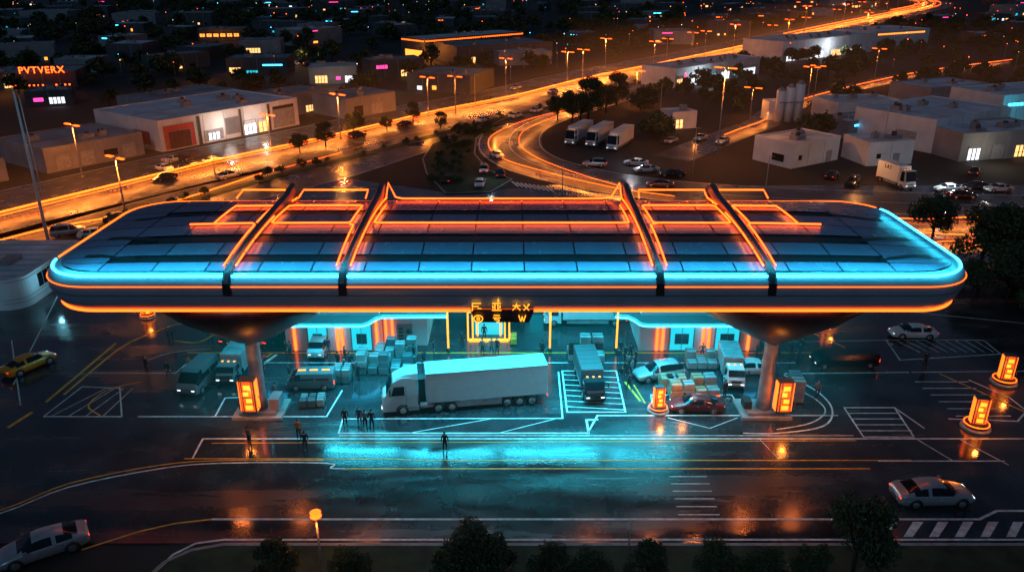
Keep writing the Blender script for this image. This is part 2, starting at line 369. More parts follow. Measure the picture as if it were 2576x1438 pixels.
def rct(x0,x1,y0,y1,q=.25): path([(x0+q,y0),(x1-q,y0),(x1,y0+q),(x1,y1-q),(x1-q,y1),(x0+q,y1),(x0,y1-q),(x0,y0+q),(x0+q,y0)])
rct(-22.2,-14.9,70,76.6); rct(13.0,20.2,70,76.6)
path([(-29.7,70),(-23.9,70),(-23.6,69.6),(-23.5,60.6)]); path([(-27.5,70.2),(-27.6,76.6),(-23.7,76.6),(-23.6,70.3)])
path([(-14.9,69.7),(-14.5,69.3),(-14.3,60.6)])
path([(-12.6,76.6),(-12.7,70.2),(-12.5,70),(10.5,70),(10.8,70.2),(10.8,76.6)])
path([(12.7,69.4),(12.6,60.6)]); path([(12.9,69.7),(13.4,69.9)])
path([(21.9,70.1),(22.0,76.6),(26.4,76.6),(26.4,70.2)]); path([(28.5,70),(22.0,70),(21.7,69.6),(21.5,60.6)])
for rx,sd in ((-22.9,1),(-13.6,1),(11.9,-1),(20.9,-1)):
    y=60.3
    while y<80:
        y2=min(80.2,y+U(2.2,3.6))
        if not (70.5<y<76 and rx in(-22.9,20.9)): path([(rx+sd*.5,y),(rx+sd*.5,y2)],.085,ORA,.3,False)
        y=y2+.35
    fill_strip('neon_fill',(rx+sd*.7,60.5),(rx+sd*.7,70),17.3,.1,42,(1,.22,.05),can)  # added fill beside the dashed rib neon
for x0,x1 in ((-28.6,-23.4),(-22.2,-15.2),(13.2,20.3),(21.6,26.6)):
    b.tube([(x0,79.9,16.5),(x0+.2,81.6,16.9),(x1,81.6,16.9),(x1,79.9,16.5)],nr,ORA)
b.tube([(-13.1,80.0,16.5),(-13,81.4,17.7),(-12.2,80.6,16.4),(-11.5,80.4,16.3),(9.4,80.4,16.3),(10.4,80.6,16.4),(11.3,81.4,17.7),(11.4,80,16.5)],nr,ORA)
b.obj('roof_neon',parent=can)
def strip_loop(name,inset,z,r,m,pred):
    b=MB(); lp=rr(inset,z,n=12); n=len(lp); runs=[];cur=[]
    pts=[]
    for i in range(n):
        a=Vector(lp[i]);c=Vector(lp[(i+1)%n]); k=max(1,int((c-a).length/1.5))
        for t in range(k): pts.append(tuple(a.lerp(c,t/k)))
    st=next((i for i in range(len(pts)) if not pred(*pts[i][:2])),0)
    pts=pts[st:]+pts[:st+1]
    for p in pts:
        if pred(*p[:2]): cur.append(p)
        else:
            if len(cur)>1: runs.append(cur)
            cur=[]
    if len(cur)>1: runs.append(cur)
    for q in runs: b.tube(q,r,m)
    b.obj(name,parent=can)
strip_loop('cyan_edge_strip',0.45,15.86,0.12,CYA,lambda x,y: y<63.5 or (x>20 and y<78.0))
strip_loop('orange_edge_strip',0.42,15.86,0.09,ORA2,lambda x,y: y>78.1 or (x<0 and y>63.6))
strip_loop('thin_orange_strip',-0.03,15.12,0.04,ORA2,lambda x,y: y<66)
strip_loop('lower_orange_strip',0.6,12.78,0.11,ORA,lambda x,y: y<62.0 )
for cx in (-23.6,23.6):
    b=MB(); n=24
    def ring(rx,ry,z): return [(cx+rx*math.cos(2*math.pi*i/n),64.8+ry*math.sin(2*math.pi*i/n),z) for i in range(n)]
    b.loft([ring(.72,.72,0.3),ring(.66,.66,2.5),ring(.62,.62,7.2),ring(.75,.75,7.6)],COLM,True)
    b.loft([ring(.75,.75,7.55),ring(1.5,1.3,7.8),ring(2.7,2.1,8.4),ring(4.3,3.1,9.3),ring(6.2,4.1,10.3),ring(8.2,4.8,11.6),ring(9.2,5,12.5)],FLARE,True)
    b.box(cx-2.3,cx+2.3,63.3,66.8,0,0.28,KERB); b.box(cx-1.7,cx+1.7,63.7,66.3,0.28,0.55,UNITM)
    b.box(cx+1.0,cx+1.9,64.2,65.8,0.55,1.7,UNITM); b.box(cx-1.9,cx-1.2,64.4,65.6,0.55,1.3,CHASS)
    b.obj('column',parent=can)
b=MB()
def stroke(x0,z0,x1,z1,y=58.93,w=.045): b.tube([(x0,y,z0),(x1,y,z1)],w,YEL,n=5)
def S(x,z,h,lst):
    for l in lst: stroke(x+l[0]*h,z+l[1]*h,x+l[2]*h,z+l[3]*h)
h=.62
S(-3.2,13.1,h,[(0,1,1.1,1),(0,.55,.8,.55),(0,0,0,1),(0,.02,-.15,-.1)]); S(-2.85,13.1,h,[(.1,.25,.6,.25)])
S(-1.6,13.1,h,[(0,1,1.1,1),(.35,0,.35,1),(.75,0,.75,1),(-.05,0,1.2,0),(.05,.7,.12,.25),(1.05,.7,.98,.25)]); S(-1.2,13.85,h,[(0,.1,.3,.1),(.15,0,.15,.4)])
S(.05,13.1,h,[(0,.65,1,.65),(.5,1,.5,.6),(.5,.6,0,0),(.5,.6,1,0)])
S(.95,13.1,h*.85,[(0,0,.8,.9),(0,.9,.8,0),(.6,1,.9,1)])
n=14; b.tube([(-2.75+.36*math.cos(2*math.pi*i/n),58.93,12.35+.3*math.sin(2*math.pi*i/n)) for i in range(n)],.05,YEL,closed=True)
b.tube([(-2.75+.12*math.cos(2*math.pi*i/8),58.93,12.35+.12*math.sin(2*math.pi*i/8)) for i in range(8)],.05,YEL,closed=True)
S(-1.55,12.1,h*.9,[(.1,1,1,1),(0,.6,1.1,.6),(.3,.6,.25,.3),(.25,.3,.9,.3),(.9,.3,.8,-.1),(.8,-.1,.5,-.05)])
S(.55,12.1,h*.9,[(0,1,.3,0),(.3,0,.5,.8),(.5,.8,.7,0),(.7,0,1,1)])
b.add([(-3.4,59.25,12.9),(1.8,59.25,12.9),(1.4,59.2,11.9),(-3.0,59.2,11.9),(-3.4,59.6,12.9),(1.8,59.6,12.9),(1.4,59.5,11.9),(-3.0,59.5,11.9)],[(3,2,1,0),(4,5,6,7),(2,3,7,6),(0,4,7,3),(1,2,6,5),(0,1,5,4)],FLARE)
b.obj('sign_lettering',parent=can)
for x in (-20,0,20):
    light('AREA','soffit_light',(x,67.0,12.35),4300,CC,can,shape='RECTANGLE',size=19,size_y=8,spread=math.radians(92))
for x,e,sz in ((-17,1700,8),(-7,2500,10),(4.5,3000,11),(15,1700,8)):
    light('AREA','soffit_light',(x,76.8,12.3),e,CC,can,shape='RECTANGLE',size=sz,size_y=1.3)
for x,e in ((-25.5,150),(-20.5,110),(13.5,130),(17,150),(22,150),(26.5,120)):
    light('AREA','reflection_fill',(x+U(-.5,.5),60.4+U(0,2),12.3 if abs(abs(x)-23.6)>5 else 9.6),e,(1,.2,.04),can,shape='RECTANGLE',size=U(.7,1.4),size_y=.5)  # made-up orange lights, added for streaks in the wet ground
for x,e in ((-13,130),(-3.5,140),(-1,110),(7,130)):
    l=light('AREA','reflection_fill',(x+U(-.5,.5),59.6,12.3),e,(1,.2,.04),can,shape='RECTANGLE',size=U(.7,1.4),size_y=.4); l.rotation_euler=(math.radians(-25),0,0)  # more added lights for ground reflections, tilted
l=light('AREA','roof_cyan_fill',(CX,59.5,17.3),8500,CC,can,shape='RECTANGLE',size=72,size_y=0.3); l.rotation_euler=(math.radians(68),0,0)  # unseen cyan fill, back to camera, added to wash the roof
l=light('AREA','roof_cyan_fill',(37.6,69.5,16.8),160,CC,can,shape='RECTANGLE',size=16,size_y=0.3); l.rotation_euler=(math.radians(68),0,math.radians(90))  # same added fill for the right end of the roof

# ---------------------------------------------------------------- shops under canopy
def shop(name,x0,x1,slab,oranges,wins,solid):
    b=MB()
    b.box(x0,x1,77.5,87,0,4.7,WWALL)
    if solid: b.box(solid[0],solid[1],78.8,87.2,0,5.0,WWALL)
    for i,(xa,xb) in enumerate(wins):
        b.box(xa,xb,77.38,77.5,0.15,3.2,CYW); b.box(xa-.12,xa,77.3,77.5,0,3.3,UNITM); b.box(xb,xb+.12,77.3,77.5,0,3.3,UNITM); b.box(xa-.12,xb+.12,77.3,77.5,3.2,3.35,UNITM)
        b.box(xa+.5,xb-.5,77.3,77.38,.9,2.1,mat('poster',(0.02,0.12,0.16),.4))
        b.box((xa+xb)/2-.03,(xa+xb)/2+.03,77.28,77.3,.15,3.2,UNITM)
    for x in oranges: b.box(x-.12,x+.12,77.3,77.5,0.1,3.9,ORA2)
    top=[(x,y,4.3) for x,y in slab]+[(slab[-1][0],80,4.3),(slab[0][0],80,4.3)]
    n=len(top); bot=[(x,y,3.95) for x,y,_ in top]
    b.add(top+bot,[tuple(range(n)),tuple(range(2*n-1,n-1,-1))]+[(i,i+n,(i+1)%n+n,(i+1)%n) for i in range(n)],DWALL)
    b.tube([(x,y-.06,4.12) for x,y in slab],.1,CYA)
    b.tube([(x,y-.3,4.5) for x,y in slab],.07,CYW)
    b.obj(name)
shop('shop_building',-24.5,-14.2,[(-26.4,75.4),(-26,75),(-15.6,75),(-15,75.5),(-14.4,76.7),(-13.8,77.2),(-7,77.3)],[-23.5,-18.85,-18.35,-14.6],[(-22,-20),(-17.3,-15.2)],(-14.1,-9.3))
shop('shop_building',13.8,26.6,[(11,77.3),(12.3,77.1),(12.9,76.4),(13.4,75.3),(14,75),(26,75),(26.4,75.4)],[15.7,16.3,20.7,21.3,25.6],[(17.1,19.6),(22,24.5)],None)
b=MB()
b.box(-13.9,-13.7,78.6,78.8,0.1,3.9,ORA2);b.box(-13.2,-13,78.6,78.8,0.1,3.9,ORA2)
b.box(-12.6,-10.9,78.5,78.8,0.6,2.6,UNITM)
for i in range(4): b.box(-12.4,-11.9,78.44,78.5,.8+i*.42,1.05+i*.42,CHASS)
b.cyl((-11.3,78.5,1.9),(-11.3,78.4,1.9),.28,.28,CHASS);b.cyl((-11.3,78.5,1.1),(-11.3,78.4,1.1),.28,.28,CHASS); b.obj('vending_machine')
b=MB()
for k,(w,hh,y) in enumerate(((2.3,3.4,80),(1.8,2.9,80.6),(1.3,2.4,81.2))):
    for sx in(-1,1): b.box(-2.6+sx*w-.09,-2.6+sx*w+.09,y-.09,y+.09,0,hh,YEL)
    b.box(-2.6-w,-2.6+w,y-.09,y+.09,hh,hh+.15,YEL)
b.box(-5.2,0,79.7,83,3.7,3.9,GWALL); b.box(-4.8,-.4,79.6,80,0,.25,YEL); b.box(-4.2,-1.0,81.5,81.7,0,2.3,CYW)
b.obj('entrance_portal')
for x in (-6.9,4.1,11.3):
    b=MB(); b.cyl((0,0,0),(0,0,.5),.25,.25,CHASS); b.cyl((0,0,.5),(0,0,5.2),.11,.11,YEL); b.box(-.5,.5,-.1,.1,5.1,5.25,UNITM); b.obj('light_post',(x,77.2,0))
b=MB(); b.box(-8.8,13,88,89,0,6,GWALL); 
for i in range(6): b.box(-8+i*3.4,-5.4+i*3.4,87.85,88,.4,3.2,CYW if i%2 else GLASS)
b.obj('back_building')
for x in(-19,0,20): light('POINT','shop_glow',(x,75.5,3.6),220,CC,None,shadow_soft_size=0.3)

# ---------------------------------------------------------------- fuel totems
def totem(name,loc,rot=0,s=1,base=True,pw=60):
    b=MB()
    if base: b.cyl((0,0,0),(0,0,.22),1.25,1.2,KERB,20); b.cyl((0,0,.22),(0,0,.5),.95,.85,CHASS,20); b.tube([(1.0*math.cos(a/10*math.pi),1.0*math.sin(a/10*math.pi),.52) for a in range(20)],.05,ORA2,closed=True)
    b.cbox(-.55,.55,-.35,.35,.4,3.1,DWALL,.07)
    b.box(-.44,.44,-.38,-.35,.6,2.95,mat('totem_panel',None,.4,em=(1,.1,.01),es=1.1))
    for z0,z1,x0,x1 in ((.75,1.1,-.2,.3),(1.3,1.62,-.1,.3),(1.85,2.15,-.25,.1),(2.35,2.7,-.2,.28)):
        b.box(x0,x1,-.42,-.38,z0,z1,YEL)
    b.box(-.36,-.28,-.44,-.38,.6,2.95,DWALL); b.box(.34,.40,-.44,-.38,1.1,2.95,DWALL); b.box(-.3,.3,-.44,-.42,1.66,1.78,DWALL)
    b.box(.56,.6,-.3,.3,.6,2.9,ORA2); b.box(-.6,-.56,-.3,.3,.6,2.9,ORA2)
    b.tube([(.6,.1,1.6),(.9,-.1,1.2),(.85,-.2,.7),(.6,-.2,.9)],.03,CHASS)
    o=b.obj(name,loc,rot,s); light('POINT','glow',(0,-1.2,1.8),pw,OC,o,shadow_soft_size=0.2); return o
totem('lit_kiosk',(-24.1,63.6,.3),0,1.3,False,260)
totem('lit_kiosk',(24.9,63.6,.3),0,1.25,False,260)
totem('lit_kiosk',(13.8,65.1,0),8,.85,pw=170)
totem('lit_kiosk',(42.2,62.1,0),-12,1.05,pw=160)
totem('lit_kiosk',(49.5,70.4,0),-12,1.05,pw=130)
totem('lit_kiosk',(37.2,84.6,0),0,.9,pw=90)  # small lit kiosk added for an orange-lit spot; pump totem reused
totem('lit_kiosk',(-43.4,86.3,0),30,.8,pw=70)  # second added kiosk, also the pump totem

# ---------------------------------------------------------------- vehicles
def wheel(b,x,y,r=.34,w=.24):
    s=1 if y>0 else -1
    b.cyl((x,y-w/2,r),(x,y+w/2,r),r,r,TYRE,16); b.cyl((x,y+s*w/2,r),(x,y+s*(w/2+.02),r),r*.62,r*.55,RIM,10)
def car_mesh(name,paint,suv=False,lights=True):
    b=MB()
    # x, sill z, belt z, top z, body half width, roof half width
    if not suv: st=[(-2.4,.42,.64,.66,.62,.46),(-2.32,.28,.84,.88,.78,.58),(-2.05,.2,.92,.96,.87,.64),(-1.7,.2,.94,1.06,.91,.6),(-1.15,.2,.94,1.26,.92,.56),(-.5,.2,.93,1.38,.92,.55),(.1,.2,.92,1.39,.92,.55),(.6,.2,.91,1.27,.92,.57),(1.12,.2,.88,1.0,.91,.62),(1.38,.2,.84,.89,.9,.66),(1.85,.22,.74,.78,.87,.6),(2.2,.26,.62,.66,.78,.5),(2.4,.38,.5,.53,.6,.4)]
    else: st=[(-2.33,.42,.85,.9,.78,.6),(-2.27,.3,1.0,1.1,.86,.62),(-2.1,.25,1.03,1.42,.91,.62),(-1.7,.25,1.03,1.6,.93,.62),(-.9,.25,1.01,1.68,.94,.61),(0,.25,1.0,1.67,.94,.61),(.5,.25,.98,1.5,.94,.63),(1.0,.25,.96,1.15,.93,.68),(1.25,.25,.95,1.01,.92,.7),(1.8,.25,.88,.92,.9,.7),(2.2,.3,.78,.81,.83,.62),(2.36,.42,.6,.62,.7,.5)]
    st=smooth_path(st,3); rings=[]
    for x,zl,zb,zt,wb,wt in st:
        zb=min(zb,zt-.02); g=max(0,zt-zb); hh=[(wb*.86,zl),(wb*.97,zl+.1),(wb,zl+(zb-zl)*.55),(wb*.975,zb-.05),(wb*.93,zb),(wt+(wb*.93-wt)*.12,zt-g*.12),(wt*.8,zt)]
        rings.append([(x,y,z_) for y,z_ in hh]+[(x,0,zt+.02)]+[(x,-y,z_) for y,z_ in reversed(hh)])
    n=15; o=len(b.v); b.v+=[p for r_ in rings for p in r_]
    for i in range(len(st)-1):
        g=(st[i][3]-st[i][2]+st[i+1][3]-st[i+1][2])/2; xm=(st[i][0]+st[i+1][0])/2
        slope=abs(st[i+1][3]-st[i][3])/(st[i+1][0]-st[i][0])
        pil=any(abs(xm-q)<.07 for q in ((-.62,.28) if not suv else (-.95,.25)))
        for j in range(n):
            m=paint
            if j in(4,9) and g>.16 and not pil: m=GLASS
            if j in(5,6,7,8) and g>.1 and slope>.27 and abs(xm)>.3: m=GLASS
            if j==14: m=CHASS
            b.f.append((o+i*n+j,o+i*n+(j+1)%n,o+(i+1)*n+(j+1)%n,o+(i+1)*n+j)); b.m.append(b.mi(m)); b.sm.append(True)
    b.add(rings[0],[tuple(range(n-1,-1,-1))],paint); b.add(rings[-1],[tuple(range(n))],paint)
    for s in(1,-1):
        for x in(-1.42,1.42):
            wheel(b,x,s*.80); b.cyl((x,s*.80,.36),(x,s*.925,.36),.40,.40,CHASS,18); b.cyl((x,s*.925,.34),(x,s*.935,.34),.34,.34,TYRE,18); b.cyl((x,s*.935,.34),(x,s*.95,.34),.23,.2,RIM,10)
        b.box(2.0,2.25,s*.54-.16,s*.54+.16,.57,.64,HEADL if lights else RIM)
        b.box(-2.37,-2.25,s*.55-.2,s*.55+.2,.72,.79,REDL)
        b.box(.75,.93,s*1.0-.08,s*1.0+.06,.95,1.07,paint)
        b.box(-1.0,-.85,s*.925-.01,s*.925+.02,.8,.83,RIM); b.box(-.05,.1,s*.925-.01,s*.925+.02,.8,.83,RIM)
    b.box(2.28,2.37,-.4,.4,.36,.5,CHASS); b.box(-2.4,-2.3,-.3,.3,.45,.6,CHASS)
    return b.mesh(name)
PSIL=mat('paint_silver',(0.38,0.42,0.45),0.25,metal=0.5,var=.05,rvar=.03); PWH=mat('paint_white',(0.48,0.52,0.54),0.25,var=.05,rvar=.03)
PDK=mat('paint_dark',(0.02,0.022,0.028),0.2,metal=0.3,var=.05,rvar=.03); PTEAL=mat('paint_teal',(0.06,0.11,0.125),0.35,var=.05,rvar=.03)
PRED=mat('paint_red',(0.12,0.02,0.02),0.22,var=.05,rvar=.03); PYEL=mat('paint_amber',(0.6,0.25,0.02),0.25,metal=.2,var=.05,rvar=.03)
cs,cw,cd,cr_,cy_=[car_mesh('car_'+n,p) for n,p in(('silver',PSIL),('white',PWH),('dark',PDK),('red',PRED),('amber',PYEL))]
ss,sd_=car_mesh('suv_silver',PSIL,True),car_mesh('suv_dark',PDK,True)
def V(me,x,y,rot,name='parked_car',s=1.06): return inst(me,name,(x,y,0),rot,s)
V(cy_,-50.3,73.5,62,'taxi',1.12); V(ss,-68.7,117,25,'parked_suv'); V(cw,-63.9,116,22); V(cd,-73.6,110.5,25); V(cd,-63.9,124,25)
V(sd_,-30.5,80.3,70,'parked_suv'); V(sd_,-26.7,80.3,70,'parked_suv')
V(ss,14.9,71.5,195,'parked_suv',1.08); V(cr_,17.4,65.3,178); V(cw,24.3,72.6,180); V(cw,45.2,81,178)
V(cs,33.0,51.6,2,'parked_car',1.28); V(cs,-33.6,45.6,213,'parked_car',1.25)
for me,x,y,r in ((cw,-3.3,169.3,110),(ss,-5.7,156.5,92),(cw,-6,146,88),(cr_,-12.2,148.7,80),(cd,-2.4,153,95),(cw,-7.5,210,55),(cw,1,216,58),(cw,6.9,224,58),(cw,17.4,237,58),(ss,17,161,170),(cw,25.7,162,165),(cw,26.9,156.5,190),(cd,31.5,153,175),(cr_,27.7,145,165),(cw,80.2,142,185),(cd,86,143.5,185),(cw,89.4,142,185),(cd,80.3,137.4,0)):
    V(me,x,y,r,'car' )
for k in range(26):
    x,y=random.choice([(-62,150),(-70,160),(40,190),(60,150),(90,155),(-110,250),(-40,300),(-90,330),(100,200),(120,240)]); V(random.choice([cs,cw,cd,sd_]),x+U(-9,9),y+U(-7,7),random.choice([55,145,235]),'parked_car')
for i in (33,37,44,50,56,61,66):
    for d,q in ((-6.5,0),(7.2,180)):
        if R()<.6:
            o=offset(HWs,d+random.choice([-2,0,2])); t=Vector(HWs[i+1])-Vector(HWs[i]); V(random.choice([cs,cw,cd,sd_]),o[i][0],o[i][1],math.degrees(math.atan2(t.y,t.x))+q,'car')
def van_mesh(name,paint,L=5.4,Wd=2.0,Ht=2.3,roofm=None,amber=False):
    b=MB(); h=Wd/2
    st=[(-L/2,.45,1.2,Ht-.15,h-.08,h-.22),(-L/2+.12,.35,1.2,Ht,h,h-.14),(L/2-1.5,.35,1.2,Ht,h,h-.14),(L/2-1.0,.35,1.15,Ht-.12,h,h-.18),(L/2-.35,.35,1.1,1.3,h,h-.14),(L/2-.05,.4,.95,1.02,h-.06,h-.18),(L/2,.5,.8,.85,h-.2,h-.3)]
    rings=[]
    for x,zl,zb,zt,wb,wt in st:
        hh=[(wb*.97,zl),(wb,zb),(wt,zt)]; rings.append([(x,y,z) for y,z in hh]+[(x,-y,z) for y,z in reversed(hh)])
    for i in range(len(st)-1):
        for j in range(6):
            m=paint
            if i in(2,3) and j in(1,3): m=GLASS
            if i==3 and j==2: m=GLASS
            if i==1 and j==2 and roofm: m=roofm
            if j==5: m=CHASS
            b.add([rings[i][j],rings[i][(j+1)%6],rings[i+1][(j+1)%6],rings[i+1][j]],[(0,1,2,3)],m)
    b.add(rings[0],[tuple(range(5,-1,-1))],paint); b.add(rings[-1],[tuple(range(6))],paint)
    for s in(1,-1):
        for x in(-L/2+1,L/2-.95): wheel(b,x,s*(h-.1),.36); b.cyl((x,s*(h-.05),.38),(x,s*(h+.005),.38),.43,.43,TYRE,16); b.cyl((x,s*(h+.005),.36),(x,s*(h+.03),.36),.22,.2,RIM,10)
        b.box(L/2-.12,L/2+.01,s*(h-.35)-.15,s*(h-.35)+.15,.72,.82,HEADL); b.box(-L/2-.02,-L/2+.05,s*(h-.15)-.08,s*(h-.15)+.08,.8,1.2,REDL)
        for k in range(2): 
            x0=-L/2+.5+k*1.5
            b.add([(x0,s*(h-.005),1.27),(x0+1.3,s*(h-.005),1.27),(x0+1.3,s*(h-.115),Ht-.2),(x0,s*(h-.115),Ht-.2)],[(0,1,2,3)],GLASS)
    if amber:
        for k in range(3): b.box(-L/2+.5+k*1.2,-L/2+1.3+k*1.2,-.12,.12,Ht+.01,Ht+.06,YEL)
    return b.mesh(name)
def truck_mesh(name,cabm,boxm,L=7.5,Hh=3.3,Wd=2.3):
    b=MB(); h=Wd/2; c=L/2
    b.box(-c,c-.5,-.45,.45,.55,.85,CHASS)
    b.cbox(-c,c-2.1,-h,h,.9,Hh,boxm,.06)
    st=[(c-1.95,.5,Hh-.5,h-.05),(c-.6,.5,Hh-.55,h-.05),(c-.2,.5,1.5,h-.06),(c,.5,1.3,h-.14)]
    b.loft([[(x,-w,zl),(x,w,zl),(x,w-.05,(zl+zt)/2+.1),(x,w-.16,zt),(x,-w+.16,zt),(x,-w+.05,(zl+zt)/2+.1)] for x,zl,zt,w in st],cabm)
    zt=Hh-.55
    b.add([(c-.54,-h+.25,zt-.08),(c-.15,-h+.2,1.55),(c-.15,h-.2,1.55),(c-.54,h-.25,zt-.08)],[(0,1,2,3)],GLASS)
    for s in(1,-1):
        b.add([(c-1.6,s*(h-.035),1.5),(c-.55,s*(h-.045),1.5),(c-.75,s*(h-.13),zt-.15),(c-1.6,s*(h-.13),zt-.15)],[(0,1,2,3)],GLASS)
        b.box(c-.02,c+.03,s*(h-.4)-.16,s*(h-.4)+.16,.72,.84,HEADL); b.box(-c-.03,-c,s*(h-.25)-.15,s*(h-.25)+.15,.75,.9,REDL)
        for x in(-c+1.3,c-1.1): wheel(b,x,s*(h-.15),.45,.28)
        b.box(c-.35,c-.25,s*(h+.15)-.06,s*(h+.15)+.06,1.7,2.2,CHASS)
        b.box(-c+.05,c-2.2,s*h-.02,s*h+.02,.95,1.03,UNITM); b.box(-c+2.1,c-2.6,s*(h-.1)-.03,s*(h-.1)+.03,.45,.85,UNITM)
    b.box(c,c+.06,-h+.3,h-.3,.55,.68,CHASS); b.box(c+.0,c+.03,-.5,.5,.95,1.15,CHASS); b.box(-c-.015,-c,-.02,.02,1.0,Hh-.1,CHASS)
    for k in range(3): b.box(c-1.6,c-1.4,-.7+k*.6,-.5+k*.6,Hh-.5,Hh-.45,YEL)
    for k in range(5): b.box(-c+.5+k*(L-3)/5,-c+.56+k*(L-3)/5,-h+.1,h-.1,Hh,Hh+.025,boxm)
    return b.mesh(name)
inst(van_mesh('van_dark',PTEAL,4.6,2.0,2.2),'cargo_van',(-31.2,69.8,0),262,1.1)
inst(truck_mesh('long_truck',PTEAL,CRATE,8.2,2.6,2.2),'box_truck',(-28.4,73.6,0),268)
inst(van_mesh('minibus',PTEAL,4.8,2.0,1.9,None,True),'minibus',(-19.9,69.6,0),182,.98)
inst(van_mesh('van_white',PWH,4.0,1.8,1.9),'cargo_van',(-20.8,77.0,0),268)
inst(truck_mesh('tank_truck',PDK,DWALL,7.6,2.7,2.2),'delivery_truck',(7.7,69.9,0),-86)
inst(truck_mesh('white_truck',PWH,CRATE,6.0,2.7,2.0),'box_truck',(22.3,71.6,0),-95)
inst(van_mesh('pickup_body',PDK,7.2,2.2,1.7),'pickup_truck',(34.8,74.2,0),183,.93)
inst(truck_mesh('bus_truck',PWH,PWH,9.5,2.9,2.4),'box_truck',(8.5,84.6,0),180)
lat=truck_mesh('lat_truck',PWH,WWALL,8,4,2.6)
lt=inst(lat,'box_truck',(72.5,146.5,0),-75)
tm=truck_mesh('parked_trailer',PWH,WWALL,12,4.0,2.6)
for x,y in((15.7,186),(20.3,184),(24.6,180)): inst(tm,'parked_trailer_truck',(x,y,0),-116)
def letters(txt,name,loc,rotz,size,m,parent=None,ext=.03):
    cu=bpy.data.curves.new(name,'FONT'); cu.body=txt; cu.size=size; cu.extrude=ext; cu.align_x='CENTER'; cu.offset=.02; cu.space_character=1.15
    o=bpy.data.objects.new(name,cu); COL.objects.link(o); o.location=loc; o.rotation_euler=(math.radians(90),0,math.radians(rotz)); o.data.materials.append(m)
    if parent: o.parent=parent
    return o
letters('LAT','lettering',(-1.0,-1.34,3.0),0,1.0,CHASS,lt)
letters('PVTVERX','neon_sign',(-153.5,266.5,5.1),12,3.0,ORA)
b=MB(); SW=mat('truck_white',(0.3,0.36,0.38),0.35,var=.06,rvar=.05)
b.cbox(-7.8,3.7,-1.27,1.27,1.15,4.2,SW,.05)
for k in range(2):
    z0=(1.15,4.12)[k]; b.box(-7.75,3.65,-1.30,-1.27,z0,z0+.08,UNITM); b.box(-7.75,3.65,1.27,1.30,z0,z0+.08,UNITM)
b.box(-7.6,3.2,-.45,.45,.85,1.12,CHASS); b.box(-1,6.6,-.42,.42,.6,.95,CHASS)
b.box(-3.4,1.0,-1.2,-1.14,.45,1.08,UNITM);b.box(-3.4,1.0,1.14,1.2,.45,1.08,UNITM)
b.box(-7.85,-7.8,-1.1,-.7,.8,1.0,REDL);b.box(-7.85,-7.8,.7,1.1,.8,1.0,REDL); b.box(-7.83,-7.8,-.02,.02,1.3,4.1,UNITM)
st=[(4.5,.55,3.7,1.2),(5.9,.5,3.85,1.24),(6.7,.5,3.45,1.24),(7.35,.5,2.15,1.22),(7.7,.5,1.9,1.15),(7.85,.6,1.2,1.0)]
b.loft([[(x,-w,zl),(x,w,zl),(x,w,(zl+zt)*.5),(x,w-.18,zt),(x,-w+.18,zt),(x,-w,(zl+zt)*.5)] for x,zl,zt,w in st],SW)
b.add([(6.83,-1.0,3.34),(7.39,-1.12,2.22),(7.39,1.12,2.22),(6.83,1.0,3.34)],[(0,1,2,3)],GLASS)
b.loft([[(4.4,-1.1,3.6),(4.4,1.1,3.6),(4.4,.95,4.2),(4.4,-.95,4.2)],[(5.6,-1.0,3.75),(5.6,1.0,3.75),(5.6,.85,4.08),(5.6,-.85,4.08)],[(6.5,-.9,3.55),(6.5,.9,3.55),(6.5,.8,3.63),(6.5,-.8,3.63)]],SW)
for s in(1,-1):
    b.add([(5.7,s*1.262,2.15),(6.95,s*1.262,2.15),(6.65,s*1.20,3.05),(5.7,s*1.20,3.05)],[(0,1,2,3)],GLASS)
    b.box(5.55,5.58,s*1.25-.02,s*1.25+.02,.9,3.1,CHASS); b.box(4.4,6.2,s*1.2-.06,s*1.2+.06,.5,.95,UNITM)
    b.box(6.95,7.1,s*1.5-.1,s*1.5+.1,2.3,3.0,CHASS); b.cyl((3.0,s*.95,.8),(4.3,s*.95,.8),.3,.3,UNITM,12)
    b.box(7.72,7.88,s*.85-.2,s*.85+.2,.75,1.0,HEADL)
    for x in(5.9,2.6,1.35,-3.9,-5.1,-6.3): wheel(b,x,s*1.08,.52,.34)
    b.cyl((5.9,s*1.1,.56),(5.9,s*1.25,.56),.66,.66,CHASS,16); b.cyl((5.9,s*1.25,.52),(5.9,s*1.27,.52),.52,.52,TYRE,16);b.cyl((5.9,s*1.27,.52),(5.9,s*1.29,.52),.3,.28,RIM,12)
    b.box(.7,3.3,s*1.1-.15,s*1.1+.15,1.07,1.12,CHASS)
for k in range(4): b.box(7.86,7.9,-.7,.7,1.0+k*.16,1.08+k*.16,CHASS)
b.box(3.75,4.35,-.5,.5,.9,3.3,CHASS)
for k in range(8): b.box(-7.2+k*1.4,-7.16+k*1.4,-1.285,-1.27,1.25,4.1,SW)
b.obj('semi_truck',(-4.5,66.3,0),189)

